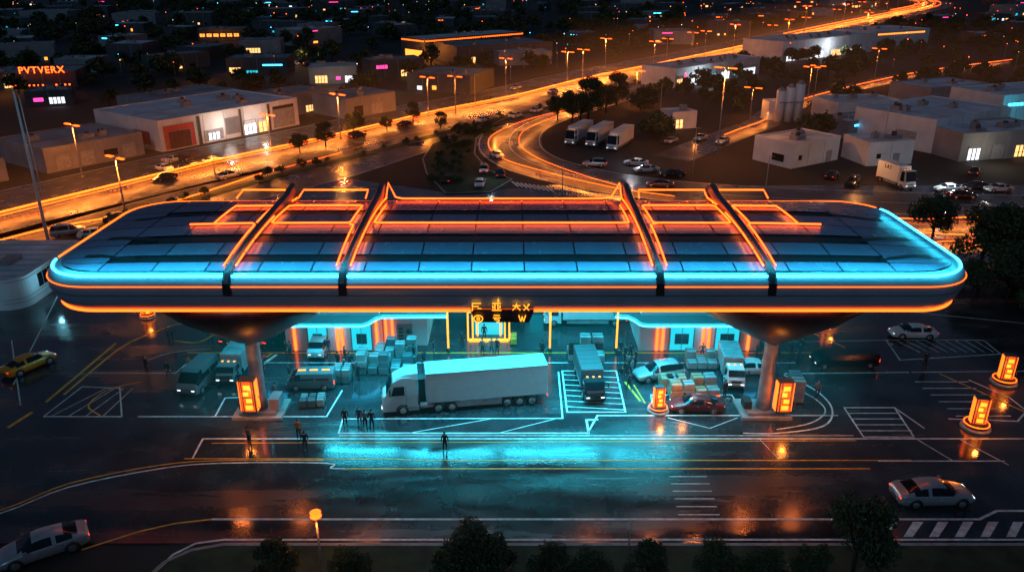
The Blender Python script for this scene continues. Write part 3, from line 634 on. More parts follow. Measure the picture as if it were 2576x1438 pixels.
def cargo(loc,rot,n,w,mats,name='cargo_crates',h=2,orange=False):
    b=MB(); 
    for i in range(n):
        for j in range(2):
            b.box(i*w+.04,(i+1)*w-.04,j*w+.04,(j+1)*w-.04,0.04,.16,BARK)
            for k in range(random.randint(1,h)):
                q=U(.02,.12); m=random.choice(mats); b.cbox(i*w+q,(i+1)*w-q,j*w+q,(j+1)*w-q,.16+k*.75,.16+k*.75+.7,m,.03); b.box(i*w+q,(i+1)*w-q,j*w+w/2-.05,j*w+w/2+.05,.16+k*.75+.7,.16+k*.75+.715,CHASS)
    if orange: b.box(.1,n*w-.1,-.03,0.03,.2,.3,ORA2)
    return b.obj(name,loc,rot)
cargo((-20.2,65.3,0),5,3,.8,[CRATE,PTEAL],h=1); cargo((-18,70,0),0,2,.9,[CRATE,PTEAL],h=2)
cargo((-16,71.8,0),0,5,1.15,[CRATE,PTEAL,PTEAL],h=3); cargo((-14.5,74.3,0),0,4,1.1,[CRATE,PTEAL],h=3)
cargo((15.3,66.9,0),5,4,1.25,[BOXM,CRATE],h=2,orange=True); cargo((14.6,68.3,0),0,2,1.3,[BOXM],h=2)
cargo((18.2,73,0),0,3,1.05,[CRATE,BOXM],h=2); cargo((5.9,74.6,0),0,3,1.3,[CRATE,CHASS],h=3); cargo((26.7,66.3,0),-5,1,1.3,[CRATE,PTEAL],h=3)
cargo((-.3,78.6,0),0,1,.9,[YPAINT],h=1)
light('POINT','work_light',(16.5,66.2,2.6),170,OC,None,shadow_soft_size=.2)

# ---------------------------------------------------------------- people
def person_mesh(name,pose,shirt,trous,hairm=HAIR):
    if pose=='stand': J=dict(eL=(.02,.25,1.12),wL=(.05,.26,.87),eR=(.0,-.25,1.12),wR=(.04,-.26,.87),kL=(.02,.11,.5),aL=(-.01,.13,.09),kR=(.02,-.11,.5),aR=(-.01,-.13,.09))
    elif pose=='walk': J=dict(eL=(-.12,.24,1.15),wL=(-.1,.25,.9),eR=(.12,-.24,1.14),wR=(.26,-.23,.93),kL=(.2,.1,.52),aL=(.24,.1,.09),kR=(-.06,-.1,.5),aR=(-.34,-.1,.14))
    else: J=dict(eL=(.0,.34,1.17),wL=(.16,.2,1.05),eR=(.0,-.34,1.17),wR=(.16,-.2,1.05),kL=(.03,.14,.5),aL=(0,.17,.09),kR=(.03,-.14,.5),aR=(0,-.17,.09))
    vs=[(0,0,.94),(0,0,1.12),(0,0,1.32),(0,0,1.45),(.01,0,1.53),(0,.17,1.41),J['eL'],J['wL'],(0,-.17,1.41),J['eR'],J['wR'],(0,.09,.88),J['kL'],J['aL'],tuple(a+c for a,c in zip(J['aL'],(.17,.02,-.05))),(0,-.09,.88),J['kR'],J['aR'],tuple(a+c for a,c in zip(J['aR'],(.17,-.02,-.05)))]
    rr_=[(.14,.11),(.13,.1),(.15,.11),(.09,.08),(.055,.055),(.075,.07),(.048,.048),(.032,.032),(.075,.07),(.048,.048),(.032,.032),(.1,.095),(.065,.065),(.042,.042),(.035,.03),(.1,.095),(.065,.065),(.042,.042),(.035,.03)]
    es=[(0,1),(1,2),(2,3),(3,4),(2,5),(5,6),(6,7),(2,8),(8,9),(9,10),(0,11),(11,12),(12,13),(13,14),(0,15),(15,16),(16,17),(17,18)]
    me=bpy.data.meshes.new('sk'); me.from_pydata(vs,es,[]); o=bpy.data.objects.new('sk',me); COL.objects.link(o)
    md=o.modifiers.new('Skin','SKIN'); md.use_smooth_shade=True
    for i,sv in enumerate(me.skin_vertices[0].data): sv.radius=rr_[i]; sv.use_root=(i==0)
    o.modifiers.new('S','SUBSURF').levels=1
    dg=bpy.context.evaluated_depsgraph_get(); em=bpy.data.meshes.new_from_object(o.evaluated_get(dg))
    b=MB(); V_=[v.co[:] for v in em.vertices]
    for mm in (trous,CHASS,SKIN,shirt): b.mats.append(mm)
    fs={0:[],1:[],2:[],3:[]}
    for p in em.polygons:
        c=p.center; arm=abs(c[1])>.205 and c[2]>.8
        k=3
        if c[2]>1.475: k=2
        elif arm: k=3
        elif c[2]<=.13: k=1
        elif c[2]<=.95: k=0
        fs[k].append(tuple(p.vertices))
    o0=len(b.v); b.v+=V_
    for k,l in fs.items():
        for f in l: b.f.append(tuple(i+o0 for i in f)); b.m.append(k); b.sm.append(True)
    bpy.data.objects.remove(o)
    def ell(c,rx,ry,rz,m,zmin=-2,n=12,k=8):
        rings=[]
        for i in range(k+1):
            t=-math.pi/2+math.pi*i/k
            if math.sin(t)<zmin: continue
            rings.append([(c[0]+rx*math.cos(t)*math.cos(2*math.pi*j/n)+.001,c[1]+ry*math.cos(t)*math.sin(2*math.pi*j/n),c[2]+rz*math.sin(t)) for j in range(n)])
        b.loft(rings,m,True)
    ell((.02,0,1.635),.095,.075,.118,SKIN); ell((.002,0,1.655),.105,.085,.112,hairm,-.05); ell((-.02,0,1.63),.088,.08,.09,hairm)
    b.add([(.108,-.014,1.61),(.108,.014,1.61),(.132,0,1.612),(.112,0,1.65)],[(0,1,2),(0,2,3),(1,3,2)],SKIN)
    for s in(1,-1): ell((.105,s*.03,1.648),.012,.012,.008,CHASS,n=6,k=4); ell((.02,s*.078,1.63),.02,.01,.03,SKIN,n=6,k=4)
    b.box(.108,.114,-.022,.022,1.576,1.584,mat('lips',(.3,.1,.08),.6))
    for s,w in((1,J['wL']),(-1,J['wR'])):
        d=Vector((.02,0,-1)) if pose!='arms' else Vector((.6,-s*.8,-.1)); d.normalize(); w=Vector(w); side=Vector((1,0,0)) if pose!='arms' else Vector((0,0,1))
        p=w+d*.09; b.cyl(w-d*.01,p,.03,.038,SKIN,8)
        for q in range(4):
            a=p+side*(q-1.5)*.019; L_=(.06,.07,.066,.05)[q]; mid=a+d*L_*.6+Vector((0,-s*.006,0)); e=mid+d*L_*.45+Vector((0,-s*.016,0)); b.cyl(a,mid,.0095,.009,SKIN,5); b.cyl(mid,e,.009,.007,SKIN,5)
        t=w+d*.03+side*.03; b.cyl(t,t+side*.03+d*.03,.011,.01,SKIN,5); b.cyl(t+side*.03+d*.03,t+side*.035+d*.06,.01,.008,SKIN,5)
    return b.mesh(name)
CLO=[mat('cloth_%s'%n,c,.85) for n,c in(('black',(.015,.015,.018)),('navy',(.02,.03,.06)),('grey',(.12,.12,.13)),('orange',(.5,.13,.03)),('denim',(.04,.06,.11)),('white',(.5,.5,.5)))]
PM=[person_mesh('p1','stand',CLO[0],CLO[0]),person_mesh('p2','walk',CLO[1],CLO[0]),person_mesh('p3','arms',CLO[2],CLO[4]),person_mesh('p4','stand',CLO[3],CLO[1]),person_mesh('p5','walk',CLO[0],CLO[4]),person_mesh('p6','stand',CLO[1],CLO[4]),person_mesh('p7','stand',CLO[2],CLO[0])]
PPL=[(-15.2,62.3,0,95),(-13.9,62.4,5,80),(-13.3,61.9,6,100),(-12.7,61.9,0,90),(-23.0,59.2,6,60),(-18.9,60.2,3,90),(-17.9,58.4,0,110),(-5.8,58.3,0,85),(-37.6,72.4,0,60),(-34.9,71.4,4,220),(-38.0,79.1,5,30),(-37.5,79.1,0,200),(-34.7,81.6,3,20),(-34.2,81.6,6,180),(-19.8,76.6,5,260),(-18.1,73.5,0,60),(-16.8,73.1,1,90),(-17.2,72.3,6,40),(-11.1,74.9,2,180),(-10.4,75.1,0,200),(-3.2,76.5,6,90),(-2.2,76.5,2,270),(-1.6,76.5,0,250),(11.6,76.2,0,60),(12.0,74.9,0,200),(12.6,75.3,1,90),(11.2,74.2,5,90),(11.6,71.4,0,60),(12.3,71.9,6,180),(11.6,69.0,1,100),(12.5,72.7,0,270),(11.0,70.4,4,20),(26.5,76.7,3,180),(27.6,77.7,5,90),(28.2,76.6,0,0),(30.0,76.2,1,200),(30.6,75.6,5,30),(31.2,76.7,0,60),(29.5,67.2,6,240),(43.0,73.5,0,90),(0.6,83.2,0,90),(1.2,83.0,6,90),(-3.1,80.1,0,90),(-30.7,77.5,1,60),(-26.3,68.2,3,200),(-26.9,69,4,100),(-11.4,79.6,0,90),(-23.7,75.8,6,250),(-24.2,76,0,20),(-33.2,72.5,3,80),(33.5,82,3,90),(-17.6,74.6,0,30),(-9.2,73.8,1,120),(3.2,75.9,0,60),(-8.4,76.2,5,10),(12.9,73.9,0,200),(12.0,72.9,6,100),(26.9,75.6,0,120),(20.2,75.4,2,90),(-25.5,71.8,0,80),(-5.5,78.2,0,80),(-22.4,70.6,0,200),(-26.2,73.9,5,40),(-22.8,66.9,6,150),(3.4,70.8,0,30),(3.0,71.6,4,250),(-15.6,70.9,0,90),(20.6,67.3,0,120),(27.7,73.9,4,90)]
for x,y,k,r in PPL: inst(PM[k],'pedestrian',(x,y,0),r,U(1.14,1.2))

# ---------------------------------------------------------------- trees
def tree_mesh(name,H_=6.5,cr=2.4,nl=2600,leaf=.2,seed=1):
    rnd=random.Random(seed); u=lambda a,b:a+(b-a)*rnd.random(); b=MB()
    b.cyl((0,0,0),(u(-.1,.1),u(-.1,.1),H_*.45),H_*.03,H_*.02,BARK,8)
    cl=[((0,0,H_*.6),cr*.72)]
    for i in range(17):
        a=u(0,6.28);zz=H_*u(.34,.92); k=max(.12,1-((zz/H_-.58)/.4)**2)**.5; r=u(.45,.95)*cr*k
        p=(r*math.cos(a),r*math.sin(a),zz); b.cyl((0,0,H_*u(.25,.42)),p,H_*.012,.02,BARK,5); cl.append((p,u(.3,.48)*cr))
    cl.append(((0,0,H_*.85),cr*.42))
    vs=[];fa=[];fb=[]
    for i in range(nl):
        (cx,cy,cz),r=rnd.choice(cl)
        d=Vector((rnd.gauss(0,1),rnd.gauss(0,1),rnd.gauss(0,.8))).normalized()*r*(u(.1,1)**.45)
        c=Vector((cx,cy,max(H_*.22,cz+d.z))); c.x+=d.x; c.y+=d.y; s=leaf*u(.6,1.3); n=Vector((u(-1,1),u(-1,1),u(-.2,1))).normalized(); t=n.orthogonal().normalized(); w=n.cross(t)
        k=len(vs); vs+=[tuple(c-t*s),tuple(c+w*s*.55),tuple(c+t*s),tuple(c-w*s*.55)]
        (fa if rnd.random()<.6 else fb).append((k,k+1,k+2,k+3))
    b.add(vs,fa,LEAFA); o=len(b.v)-len(vs)
    k=b.mi(LEAFB)
    for f in fb: b.f.append(tuple(i+o for i in f)); b.m.append(k); b.sm.append(False)
    return b.mesh(name)
TR=[tree_mesh('tree_a',6.5,2.7,4600,.18,1),tree_mesh('tree_b',6,2.6,4200,.18,2),tree_mesh('tree_c',7,2.8,4600,.19,5)]
TF=[tree_mesh('tree_far_a',6,2.6,480,.5,8),tree_mesh('tree_far_b',5,2.8,480,.5,9)]
for x,y,k,s in ((23.6,43.4,0,.92),(-3.2,42.2,1,.78),(-1.4,41.8,2,.6),(-15.8,41.8,2,.54),(-11,41.7,0,.5),(2.5,41.9,1,.54),(5,41.6,0,.5),(9.1,41.8,2,.52),(14.0,41.9,1,.6),(16.8,41.8,0,.52),(20,41.6,2,.52)): inst(TR[k],'tree',(x,y,.1),U(0,360),s)
for x,y,s in((63,113,1.15),(64,101.5,1.5),(68,103,1.4),(61.4,90.7,1.2),(58,92,.8),(66,95,1.4),(72,100,1.5),(70,88,1.4),(62,84,1.0),(76,110,1.3),(68,82,1.2),(15.7,207.7,1.3),(20.4,213.3,1.5),(18,209,1.2),(-46.7,173.2,.7),(-42.3,179.2,.8),(-26,210,.7),(30.5,235,1.3),(-38.4,192.5,.9),(-31,197,.6),(-18,200,.6),(12,211,1),(26,222,1.1)): inst(random.choice(TR),'tree',(x,y,0),U(0,360),s)
def mass(name,pts):
    src=TF
    vs=[];fs=[];ms=[]
    for x,y,s in pts:
        me=random.choice(src); o=len(vs); a=U(0,6.28);C,S_=math.cos(a)*s,math.sin(a)*s
        vs+=[(x+v.co.x*C-v.co.y*S_,y+v.co.x*S_+v.co.y*C,v.co.z*s*.85) for v in me.vertices]
        for p in me.polygons: fs.append(tuple(i+o for i in p.vertices)); ms.append(p.material_index)
    m=bpy.data.meshes.new(name); m.from_pydata(vs,[],fs)
    for q in src[0].materials: m.materials.append(q)
    m.polygons.foreach_set('material_index',ms); m.update(); return inst(m,name)
def dist_path(x,y,P): return min(math.hypot(x-p[0],y-p[1]) for p in P)
pts=[]
for p in offset(HWs[14:60],-18.5): 
    if R()<.75: pts.append((p[0]+U(-1.2,1.2),p[1]+U(-1.2,1.2),U(.22,.42)))
for i in range(80):
    t=R(); pts.append((-13+U(-3.5,3.5),U(146,186),U(.16,.32)) if t<.6 else (U(-14,-4),U(192,202),U(.16,.34)))
mass('median_shrubs',pts)
pts=[]
while len(pts)<420:
    x=U(30,330);y=U(185,560)
    if abs(x)>y*.68+10: continue
    if dist_path(x,y,HWs)<22 or dist_path(x,y,RB)<13 or dist_path(x,y,RR)<7: continue
    pts.append((x,y,U(.7,1.4)))
BL=[] 

# ---------------------------------------------------------------- buildings
def building(corner,rot,L,Wd,h,name='warehouse',wall=WWALL,roof=WROOF,feat=(),side=(),units=3):
    b=MB(); b.box(0,L,0,Wd,0,h,wall)
    b.box(.3,L-.3,.3,Wd-.3,h,h+.03,roof)
    for x0,x1,y0,y1 in((0,L,0,.3),(0,L,Wd-.3,Wd),(0,.3,.3,Wd-.3),(L-.3,L,.3,Wd-.3)): b.box(x0,x1,y0,y1,h,h+.35,wall)
    for i in range(units):
        x=U(.15,.85)*L;y=U(.2,.8)*Wd; w=U(.6,1.6); b.box(x-w,x+w,y-w*.7,y+w*.7,h+.03,h+U(.6,1.3),UNITM); b.cyl((x,y,h+.6),(x,y,h+1.45),w*.35,w*.35,CHASS)
    k=int(L/5)
    for i in range(1,k): b.box(i*L/k-.05,i*L/k+.05,-.04,0,0,h,DOORM)
    b.box(.3,L-.3,Wd*.5-.05,Wd*.5+.05,h+.03,h+.06,CHASS)
    for x0,x1,z0,z1,m in feat:
        if m in LIT and (x1-x0)*(z1-z0)>3.5:
            zc=min(z1,z0+2.4); b.box(x0,x1,-.08,0,z0,zc,m)
            q=int((x1-x0)/1.3)+1
            for i in range(1,q): xx=x0+(x1-x0)*i/q; b.box(xx-.12,xx+.12,-.14,0,z0,zc,GWALL)
            b.box(x0,x1,-.13,0,z0+.9,z0+1.0,GWALL)
        else: b.box(x0,x1,-.08,0,z0,z1,m)
        if z1-z0>1: b.box(x0-.1,x0,-.14,0,z0,z1+.1,UNITM); b.box(x1,x1+.1,-.14,0,z0,z1+.1,UNITM); b.box(x0,x1,-.14,0,z1,z1+.12,UNITM)
    for y0,y1,z0,z1,m in side: b.box(-.08,0,y0,y1,z0,z1,m)
    BL.append((corner,rot,L,Wd)); return b.obj(name,(corner[0],corner[1],0),rot)
BLK=mat('facade_dark',(0.03,0.03,0.035),.6)
building((-77.3,174),55,39,26,6.5,feat=[(1,8.5,.2,5.4,REDP),(2,7.5,.2,4.0,DWALL),(9.5,10.2,0,6.4,BLK),(11,16,.4,2.8,DOORM),(12,15,.5,2.2,WHT),(17,20.8,1,4.8,GWALL),(21,21.5,0,6.4,BLK),(22,25.5,.1,3.4,WHT),(26.3,28.6,.1,3.2,WARM),(29.4,30,0,6.4,BLK),(31,37.5,.3,4.6,DOORM),(31.0,37.6,4.8,5.6,BLK)],side=[(4,10,1,4,REDP),(14,17,0.1,3,DOORM)],units=5)
building((-92.3,154.7),55,21,19,4.6,wall=GWALL,roof=GROOF,feat=[(2,5,.2,3.2,DOORM),(7,10,.2,3.2,DOORM),(12,15,1.2,2.6,GLASS),(16,19,.2,3,DOORM)],units=4)
building((-104,140),55,12,16,4,wall=GWALL,roof=WROOF,units=2)
building((-62,214),55,18,12,5.5,wall=GWALL,roof=GROOF,feat=[(2,5,.2,3,DOORM),(9,12,.5,2.2,WARM)])
building((-44.3,213),50,18,14,5,wall=GWALL,roof=GROOF,feat=[(3,6,.2,3,GLASS),(9,13,.2,3,DOORM)])
building((-91,203),55,26,16,6,wall=GWALL,roof=GROOF)
building((56.7,158.7),33,15,10,4.8,feat=[(2,3,1.5,2.5,GLASS),(11,12.4,0,2.3,DOORM)],side=[(2,5,1,2.5,GLASS)],units=2)
building((73,161),12,10.5,9,4.6,feat=[(2,3,1.5,2.5,GLASS),(6,7.2,0,2.3,DOORM)],units=2)
building((92,172.7),33,31,20,7,feat=[(2,6,.2,4,DOORM),(9,12,.3,3,WHT),(16,21,.2,4,DOORM),(24,29,3,4,GLASS)],side=[(4,9,.2,4,DOORM)],units=5)
building((94,165),14,24,13,5.6,feat=[(2,5,.2,3,WHT),(8,11,.2,3.2,DOORM),(14,17,.3,3,WARM),(19,22,.3,3,WHT)],units=4,wall=GWALL)
building((117,226),25,24,14,6,wall=GWALL); building((84,207),12,19,12,5,roof=WROOF); building((122,200),20,26,16,8,feat=[(2,18,5.5,6.2,CYA)])
building((40,199),20,7,6,4,wall=WWALL,feat=[(1,3,.3,2.4,WARM)],units=1); building((79,187),25,12,9,4,wall=GWALL,roof=WROOF,feat=[(2,8,3,3.4,CYA)])
building((53.7,268),43,52,14,6,name='retail_building',feat=[(1,4,.3,3.6,WARM),(5,6,1,4.5,PNK),(9,13,.4,3,WHT),(15,17,3.5,4.4,PNK),(20,24,.4,3,CYW),(27,32,.4,3.2,WHT),(35,38,1,3.8,CYW),(41,49,.4,3.6,WHT)],units=6)
building((111,338),38,70,20,8,name='retail_building',feat=[(3,9,.4,4,WHT),(14,16,4,5,REDL),(20,30,.4,3.6,WHT),(36,44,.4,4,WARM),(50,60,.4,4,WHT)],units=7)
building((175,400),30,42,24,7,name='retail_building',feat=[(2,38,5.5,6.2,WINO),(4,12,.3,3.2,WARM)])
building((-37,350),43,58,17,8,name='lit_showroom_building',wall=DWALL,roof=WROOF,feat=[(.5,57.5,7.1,7.6,ORA2),(2,9,.4,4.5,WINO),(12,20,.4,4.5,WARM),(24,30,.4,4.5,WINO),(40,46,3,4,CYA)],side=[(.5,16.5,7.1,7.6,ORA2),(1,14,.3,3.4,WINO)],units=5)
building((-22,330),27,44,24,7,wall=DWALL,roof=GROOF,feat=[(3,8,.4,3,WARM),(30,36,.4,2.4,DOORM)]); building((-5.3,328),14,22,11,5,wall=GWALL,roof=WROOF)
building((-69,277),10,16,12,5.5,name='retail_building',wall=GWALL,feat=[(2,6,.4,2.8,WARM),(9,10.4,1.4,2.4,PNK),(12,15,.4,2.6,WHT)])
building((-50,290),25,20,12,6,name='retail_building',wall=DWALL,roof=GROOF,feat=[(2,6,3.4,4.6,PNK),(11,17,.4,2.6,WARM)])
building((-104,298),5,22,14,6,name='retail_building',wall=DWALL,roof=GROOF,feat=[(1,5,1,3,WARM),(7,11,1,2,CYW),(13,20,3.5,4,CYA)],side=[(2,10,1,3,WINO)])
building((-121,366),8,18,14,6,wall=GWALL,roof=GROOF,feat=[(3,9,1,3,WARM)])
building((-163,431),10,24,14,6,name='retail_building',wall=DWALL,roof=GROOF,feat=[(i*3.4+1,i*3.4+3.4,2.2,3.7,WINO) for i in range(6)])
building((-180,263),12,36,18,5,name='retail_building',wall=DWALL,roof=GROOF,feat=[(2,10,.4,3,WINO),(14,20,.4,3,WARM)],units=4)
building((-140,232),20,12,8,4,wall=DWALL,roof=GROOF,feat=[(2,4.5,1.4,2.4,PNK),(6,10,.6,2.4,WHT)])
b=MB()
for i in range(14):
    b.box(i*1.3,i*1.3+.1,0,.1,0,2.3,POLEM); b.box(i*1.3-.15,i*1.3+.25,-.1,.2,2.3,2.7,ORA)
b.box(0,17,.02,.08,1.0,1.1,POLEM); b.obj('lit_fence',(-158,256,0),12)
b=MB(); pts_=[(-78,88)]+[(-61.5+2.4*math.cos(a),90.6+2.4*math.sin(a)) for a in [math.radians(-90+i*10) for i in range(10)]]+[(-59.1,103),(-78,103)]
def ringz(z,s=0): return [(x,y,z) for x,y in pts_]
b.loft([ringz(0),ringz(3.9)],WWALL,False)
b.add([(x+(.3 if x<-70 else -.3),y,3.93) for x,y in pts_],[tuple(range(len(pts_)))],WROOF)
for i in range(9): b.box(-59.12,-59.02,92+i*1.15,92.95+i*1.15,1.6,3.3,GLASS)
for i in range(9): b.box(-77+i*1.6,-75.7+i*1.6,87.9,88.1,1.2,2.8,GLASS)
for z0 in(.8,1.3,3.55): b.tube([(x+.03,y-.02,z0) for x,y in pts_[1:12]],.035,UNITM)
for i in range(4): b.box(-75+i*3.5,-73.5+i*3.5,93,96,3.93,4.5,UNITM)
for i in range(7): b.box(-76,-60,89.5+i*1.9,89.56+i*1.9,3.95,4.0,UNITM)
b.obj('office_building')
b=MB()
for i in range(3): b.cyl((i*2.6,0,0),(i*2.6,0,8+i*.8),1.2,1.2,WWALL,16); b.cyl((i*2.6,0,8+i*.8),(i*2.6,0,9+i*.8),1.2,.2,UNITM,16)
b.box(-2,7,2,6,0,5,WWALL); b.box(-1,6,-1.4,-1.2,5,5.2,UNITM); b.obj('silo_plant',(70,210,0),10)
n=0
feats=[WARM,WARM,WARM,WHT,WINO,WINO,CYW,GLASS,GLASS,GLASS,GLASS]
tries=0
while n<110 and tries<20000:
    tries+=1
    y=U(260,820); x=U(-.72,.72)*y
    if x>-20 and y<330: continue
    if x>.45*y and R()<.6: continue
    L_=U(12,34);W_=U(10,22)
    if dist_path(x,y,HWs)<34 or dist_path(x,y,RB)<28 or dist_path(x,y,RR)<24: continue
    if any(math.hypot(x-c[0][0],y-c[0][1])<max(L_,c[2])+8 for c in BL): continue
    h_=U(4,8); ft=[];xx=1
    while xx<L_-4:
        w=U(.8,2.6)
        if R()<.45: z0=U(.4,1.2); ft.append((xx,xx+w,z0,z0+U(.7,1.6),random.choice(feats)))
        xx+=w+U(.8,4)
    if R()<.25: ft.append((L_*.2,L_*.45,h_-.9,h_-.5,random.choice([CYA,ORA2,PNK,ORA2])))
    building((x,y),random.choice([0,10,25,50,-20]),L_,W_,h_,name='low_building',wall=random.choice([GWALL,DWALL,DWALL,DWALL]),roof=random.choice([GROOF,GROOF,WROOF]),feat=ft,units=random.randint(1,3)); n+=1
def inb(x,y):
    for c,rot,L_,W_ in BL:
        a=math.radians(-rot); dx,dy=x-c[0],y-c[1]; u_=dx*math.cos(a)-dy*math.sin(a);v_=dx*math.sin(a)+dy*math.cos(a)
        if -2.5<u_<L_+2.5 and -3.5<v_<W_+2.5: return True
    return False
mass('distant_trees',[p for p in pts if not inb(p[0],p[1])])
pts=[]
while len(pts)<460:
    y=U(230,900); x=U(-.72,.2)*y
    if dist_path(x,y,HWs)<24 or dist_path(x,y,RB)<18 or inb(x,y): continue
    pts.append((x,y,U(.6,1.3)*(1+y/900)))
mass('distant_trees',pts)
b=MB(); n=0
cols=[WARM,WHT,CYA,ORA,ORA2,ORA2,CYW,WHT]
while n<800:
    y=280+ (R()**.8)*1100; x=U(-.75,.75)*y
    if dist_path(x,y,HWs)<14: continue
    m=random.choice(cols) if x<.1*y else random.choice([ORA,ORA,ORA2,WARM,WHT,ORA]); s=U(.1,.28)*(0.5+y/700); z_=U(2,8)
    b.add([(x-s,y,z_),(x,y-s,z_),(x+s,y,z_),(x,y+s,z_),(x,y,z_-s),(x,y,z_+s)],[(0,1,4),(1,2,4),(2,3,4),(3,0,4),(1,0,5),(2,1,5),(3,2,5),(0,3,5)],m)
    b.box(x-.05,x+.05,y-.05,y+.05,0,z_-s,POLEM); n+=1
b.obj('distant_town_lights')

# ---------------------------------------------------------------- street lamps
def lamp_mesh(h,w=1.6):
    b=MB(); b.cyl((0,0,0),(0,0,.5),.25,.2,KERB,10); b.cyl((0,0,.4),(0,0,h),.15,.09,POLEM,8); b.box(-w,w,-.05,.05,h-.05,h+.03,POLEM)
    for s in(1,-1): b.box(s*w-.8,s*w+.8,-.25,.25,h-.12,h+.02,ORA); b.box(s*w-.7,s*w+.7,-.2,.2,h+.02,h+.08,ORA2)
    return b.mesh('lamp_%g'%h)
LM={}
def lamp(x,y,h=10.3,e=5000,rot=-35,name='street_lamp'):
    if h not in LM: LM[h]=lamp_mesh(h)
    o=inst(LM[h],name,(x,y,0),rot); 
    if e: light('POINT','lamp_light',(0,0,h-.5),e*2.4,OC,o,shadow_soft_size=0.15)
for x,y,h,e in((-40.6,187.7,10.5,7000),(-22.7,218,10.3,7000),(-15.6,222,10,3000),(-63.3,125,10.3,4500),(-53.7,175.5,8,3000),(19,281,10.3,7000),(25,289,10.3,3000),(36.7,323,11,9000),(76.2,350,11,9000),(83.6,358,11,0),(102,381,12,10000),(146,440,10.3,12000),(173.5,495,14,12000),(44.7,171,18.5,10000),(37.2,242,9,4000),(222,560,12,12000),(272,630,12,12000),(250,528,12,0),(330,720,12,16000),(420,860,12,16000),(300,600,12,0),(200,470,12,6000),(-95,118,10.3,4000),(62,330,10.3,0),(190,540,12,0),(-84,152,10.3,4000),(-2,262,10.3,6000),(55,318,10.3,5000),(125,400,10.3,0),(160,455,10.3,0),(205,530,10.3,0),(245,590,12,0),(290,650,12,0),(350,740,12,0),(385,800,12,0),(270,560,12,0),(330,640,12,0),(88,240,10.3,3000),(130,292,10.3,3000),(64,215,8,2000),(98,262,8,0)): lamp(x,y,h,e)
for x,y,h in((-10.7,233.5,9),(45.8,139.5,7),(-58,152,6),(39.4,213,9),(78,166,14),(36,155,9),(9,138,6)):
    b=MB(); b.cyl((0,0,0),(0,0,h),.12,.06,POLEM,8); b.cyl((0,0,h),(0,0,h+.2),.12,.1,POLEM,8); b.box(-.05,.9,-.04,.04,h,h+.06,POLEM); b.obj('lamp_post',(x,y,0))
b=MB(); b.cyl((0,0,0),(0,0,.6),.4,.35,KERB); b.cyl((0,0,.5),(0,0,22.5),.26,.15,WWALL,10); b.cyl((.5,.3,8),(.45,.25,22),.08,.07,WWALL,6); b.box(-.1,.6,-.05,.35,22,22.1,UNITM); b.obj('flag_pole',(-69,112,0))
b=MB(); b.cyl((0,0,.1),(0,0,4.7),.09,.06,POLEM,10); b.cyl((0,0,4.65),(0,0,4.8),.12,.42,POLEM,14); b.cyl((0,0,4.8),(0,0,5.12),.38,.3,ORA,14); b.cyl((0,0,5.12),(0,0,5.3),.38,.1,ORA2,14); o=b.obj('park_lamp',(-13.2,43.6,0)); light('POINT','lamp_light',(0,0,4.3),300,OC,o,shadow_soft_size=.2)
b=MB(); b.cyl((0,0,0),(0,0,3.2),.05,.04,POLEM); b.obj('lamp_post',(8.3,45.2,0))
for x,y,z_,e,c in((-66,186,4,700,(1,.9,.75)),(-60,194,4,500,(1,.9,.75)),(103,178,4.5,700,(.9,.95,1)),(100,163,4,500,(1,.85,.6)),(66,150,5,900,(1,.4,.12)),(80,143,2.5,900,(.9,.95,1)),(66,275,4,1200,(.8,.95,1)),(140,355,5,2500,(.9,.95,1)),(-40,348,5,2500,OC),(-33,345,5,1500,OC),(125,195,6,900,CC),(45,196,4,300,OC),(25,165,4,500,(.9,.9,1)),(60,130,5,1200,OC),(-110,290,4,800,OC),(-150,425,4,1500,OC),(-60,272,4,600,(1,.8,.6)),(-4,150,4,250,(.8,.9,1)),(-57,93,3,160,(.2,.7,.9)),(-66,87,3,120,(.2,.7,.9)),(-160,255,4,900,OC),(-85,330,5,900,(1,.6,.3)),(-40,262,4,500,(1,.7,.4))):
    light('POINT','flood_light',(x,y-1.5,z_),e,c,None,shadow_soft_size=.2)

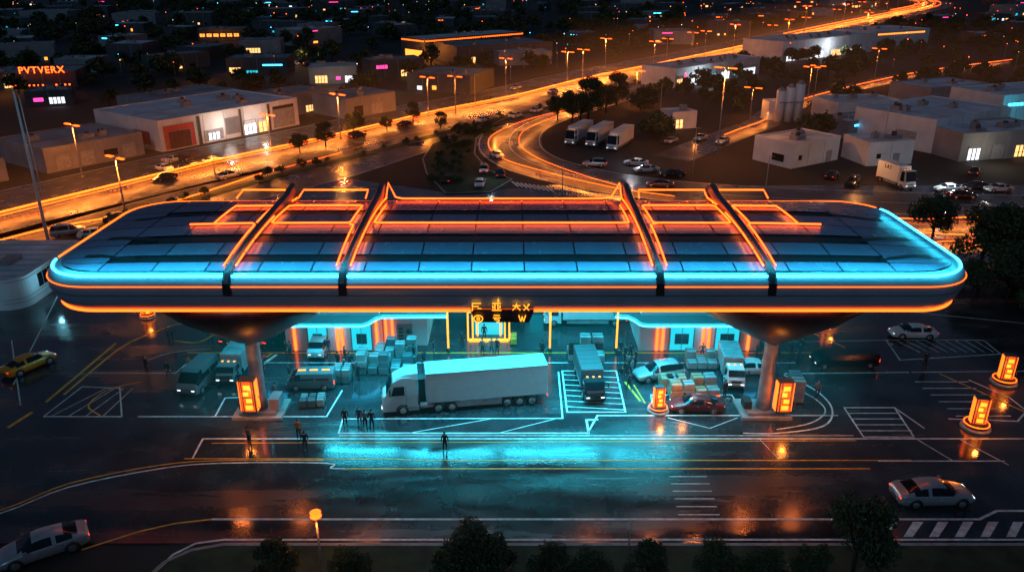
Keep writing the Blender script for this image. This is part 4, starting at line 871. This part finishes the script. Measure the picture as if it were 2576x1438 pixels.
# ---------------------------------------------------------------- glow painted into the air (self-lit volumes)
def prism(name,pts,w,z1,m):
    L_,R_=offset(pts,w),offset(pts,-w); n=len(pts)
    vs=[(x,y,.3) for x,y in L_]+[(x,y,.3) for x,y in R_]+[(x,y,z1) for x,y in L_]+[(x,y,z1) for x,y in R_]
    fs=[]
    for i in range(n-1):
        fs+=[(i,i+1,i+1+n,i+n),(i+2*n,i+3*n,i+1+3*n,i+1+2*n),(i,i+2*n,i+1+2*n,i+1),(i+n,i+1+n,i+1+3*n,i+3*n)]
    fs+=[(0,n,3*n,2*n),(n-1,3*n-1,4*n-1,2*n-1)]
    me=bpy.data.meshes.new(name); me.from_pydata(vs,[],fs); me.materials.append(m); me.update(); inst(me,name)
prism('glow_haze',HWs[4:84:4],9,6,glow_volume('glow_orange_core',(1,.26,.035),.0012))
prism('glow_haze',HWs[4:84:4],27,14,glow_volume('glow_orange',(1,.28,.06),.00034))
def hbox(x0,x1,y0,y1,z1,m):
    b=MB(); b.box(x0,x1,y0,y1,.3,z1,m); b.obj('glow_haze')
hbox(22,230,128,330,19,glow_volume('glow_brown',(1,.32,.12),.00015))
hbox(-31,31,60.5,86,12.2,glow_volume('glow_cyan',(.01,.7,.85),.0018))

# ---------------------------------------------------------------- world, camera
w=bpy.data.worlds.new('World'); scene.world=w; w.use_nodes=True; nt=w.node_tree
bg=nt.nodes['Background']; tc=nt.nodes.new('ShaderNodeTexCoord'); sx=nt.nodes.new('ShaderNodeSeparateXYZ'); cr=nt.nodes.new('ShaderNodeValToRGB')
nt.links.new(tc.outputs['Generated'],sx.inputs[0]); nt.links.new(sx.outputs['Z'],cr.inputs['Fac']); nt.links.new(cr.outputs['Color'],bg.inputs['Color'])
cr.color_ramp.elements[0].position=0.0; cr.color_ramp.elements[0].color=(.005,.008,.014,1)
cr.color_ramp.elements[1].position=0.3; cr.color_ramp.elements[1].color=(.045,.058,.11,1)
e=cr.color_ramp.elements.new(.55); e.color=(.006,.018,.034,1); e=cr.color_ramp.elements.new(1); e.color=(.018,.04,.072,1)
bg.inputs['Strength'].default_value=1.0
l=light('SUN','cool_fill',(0,0,100),0.24,(.42,.74,1),None,angle=math.radians(5)); l.rotation_euler=(math.radians(52),0,math.radians(-18))  # cool fill added from behind the camera for fascia and facades
cam=bpy.data.cameras.new('camera'); co=bpy.data.objects.new('camera',cam); COL.objects.link(co)
co.location=(0,0,39.4); co.rotation_euler=(math.radians(90-22.3),0,0); cam.lens=27.95; cam.sensor_width=36; cam.clip_end=6000; cam.clip_start=.5
scene.camera=co
scene.view_settings.view_transform='Standard'; scene.view_settings.look='None'; scene.view_settings.exposure=0
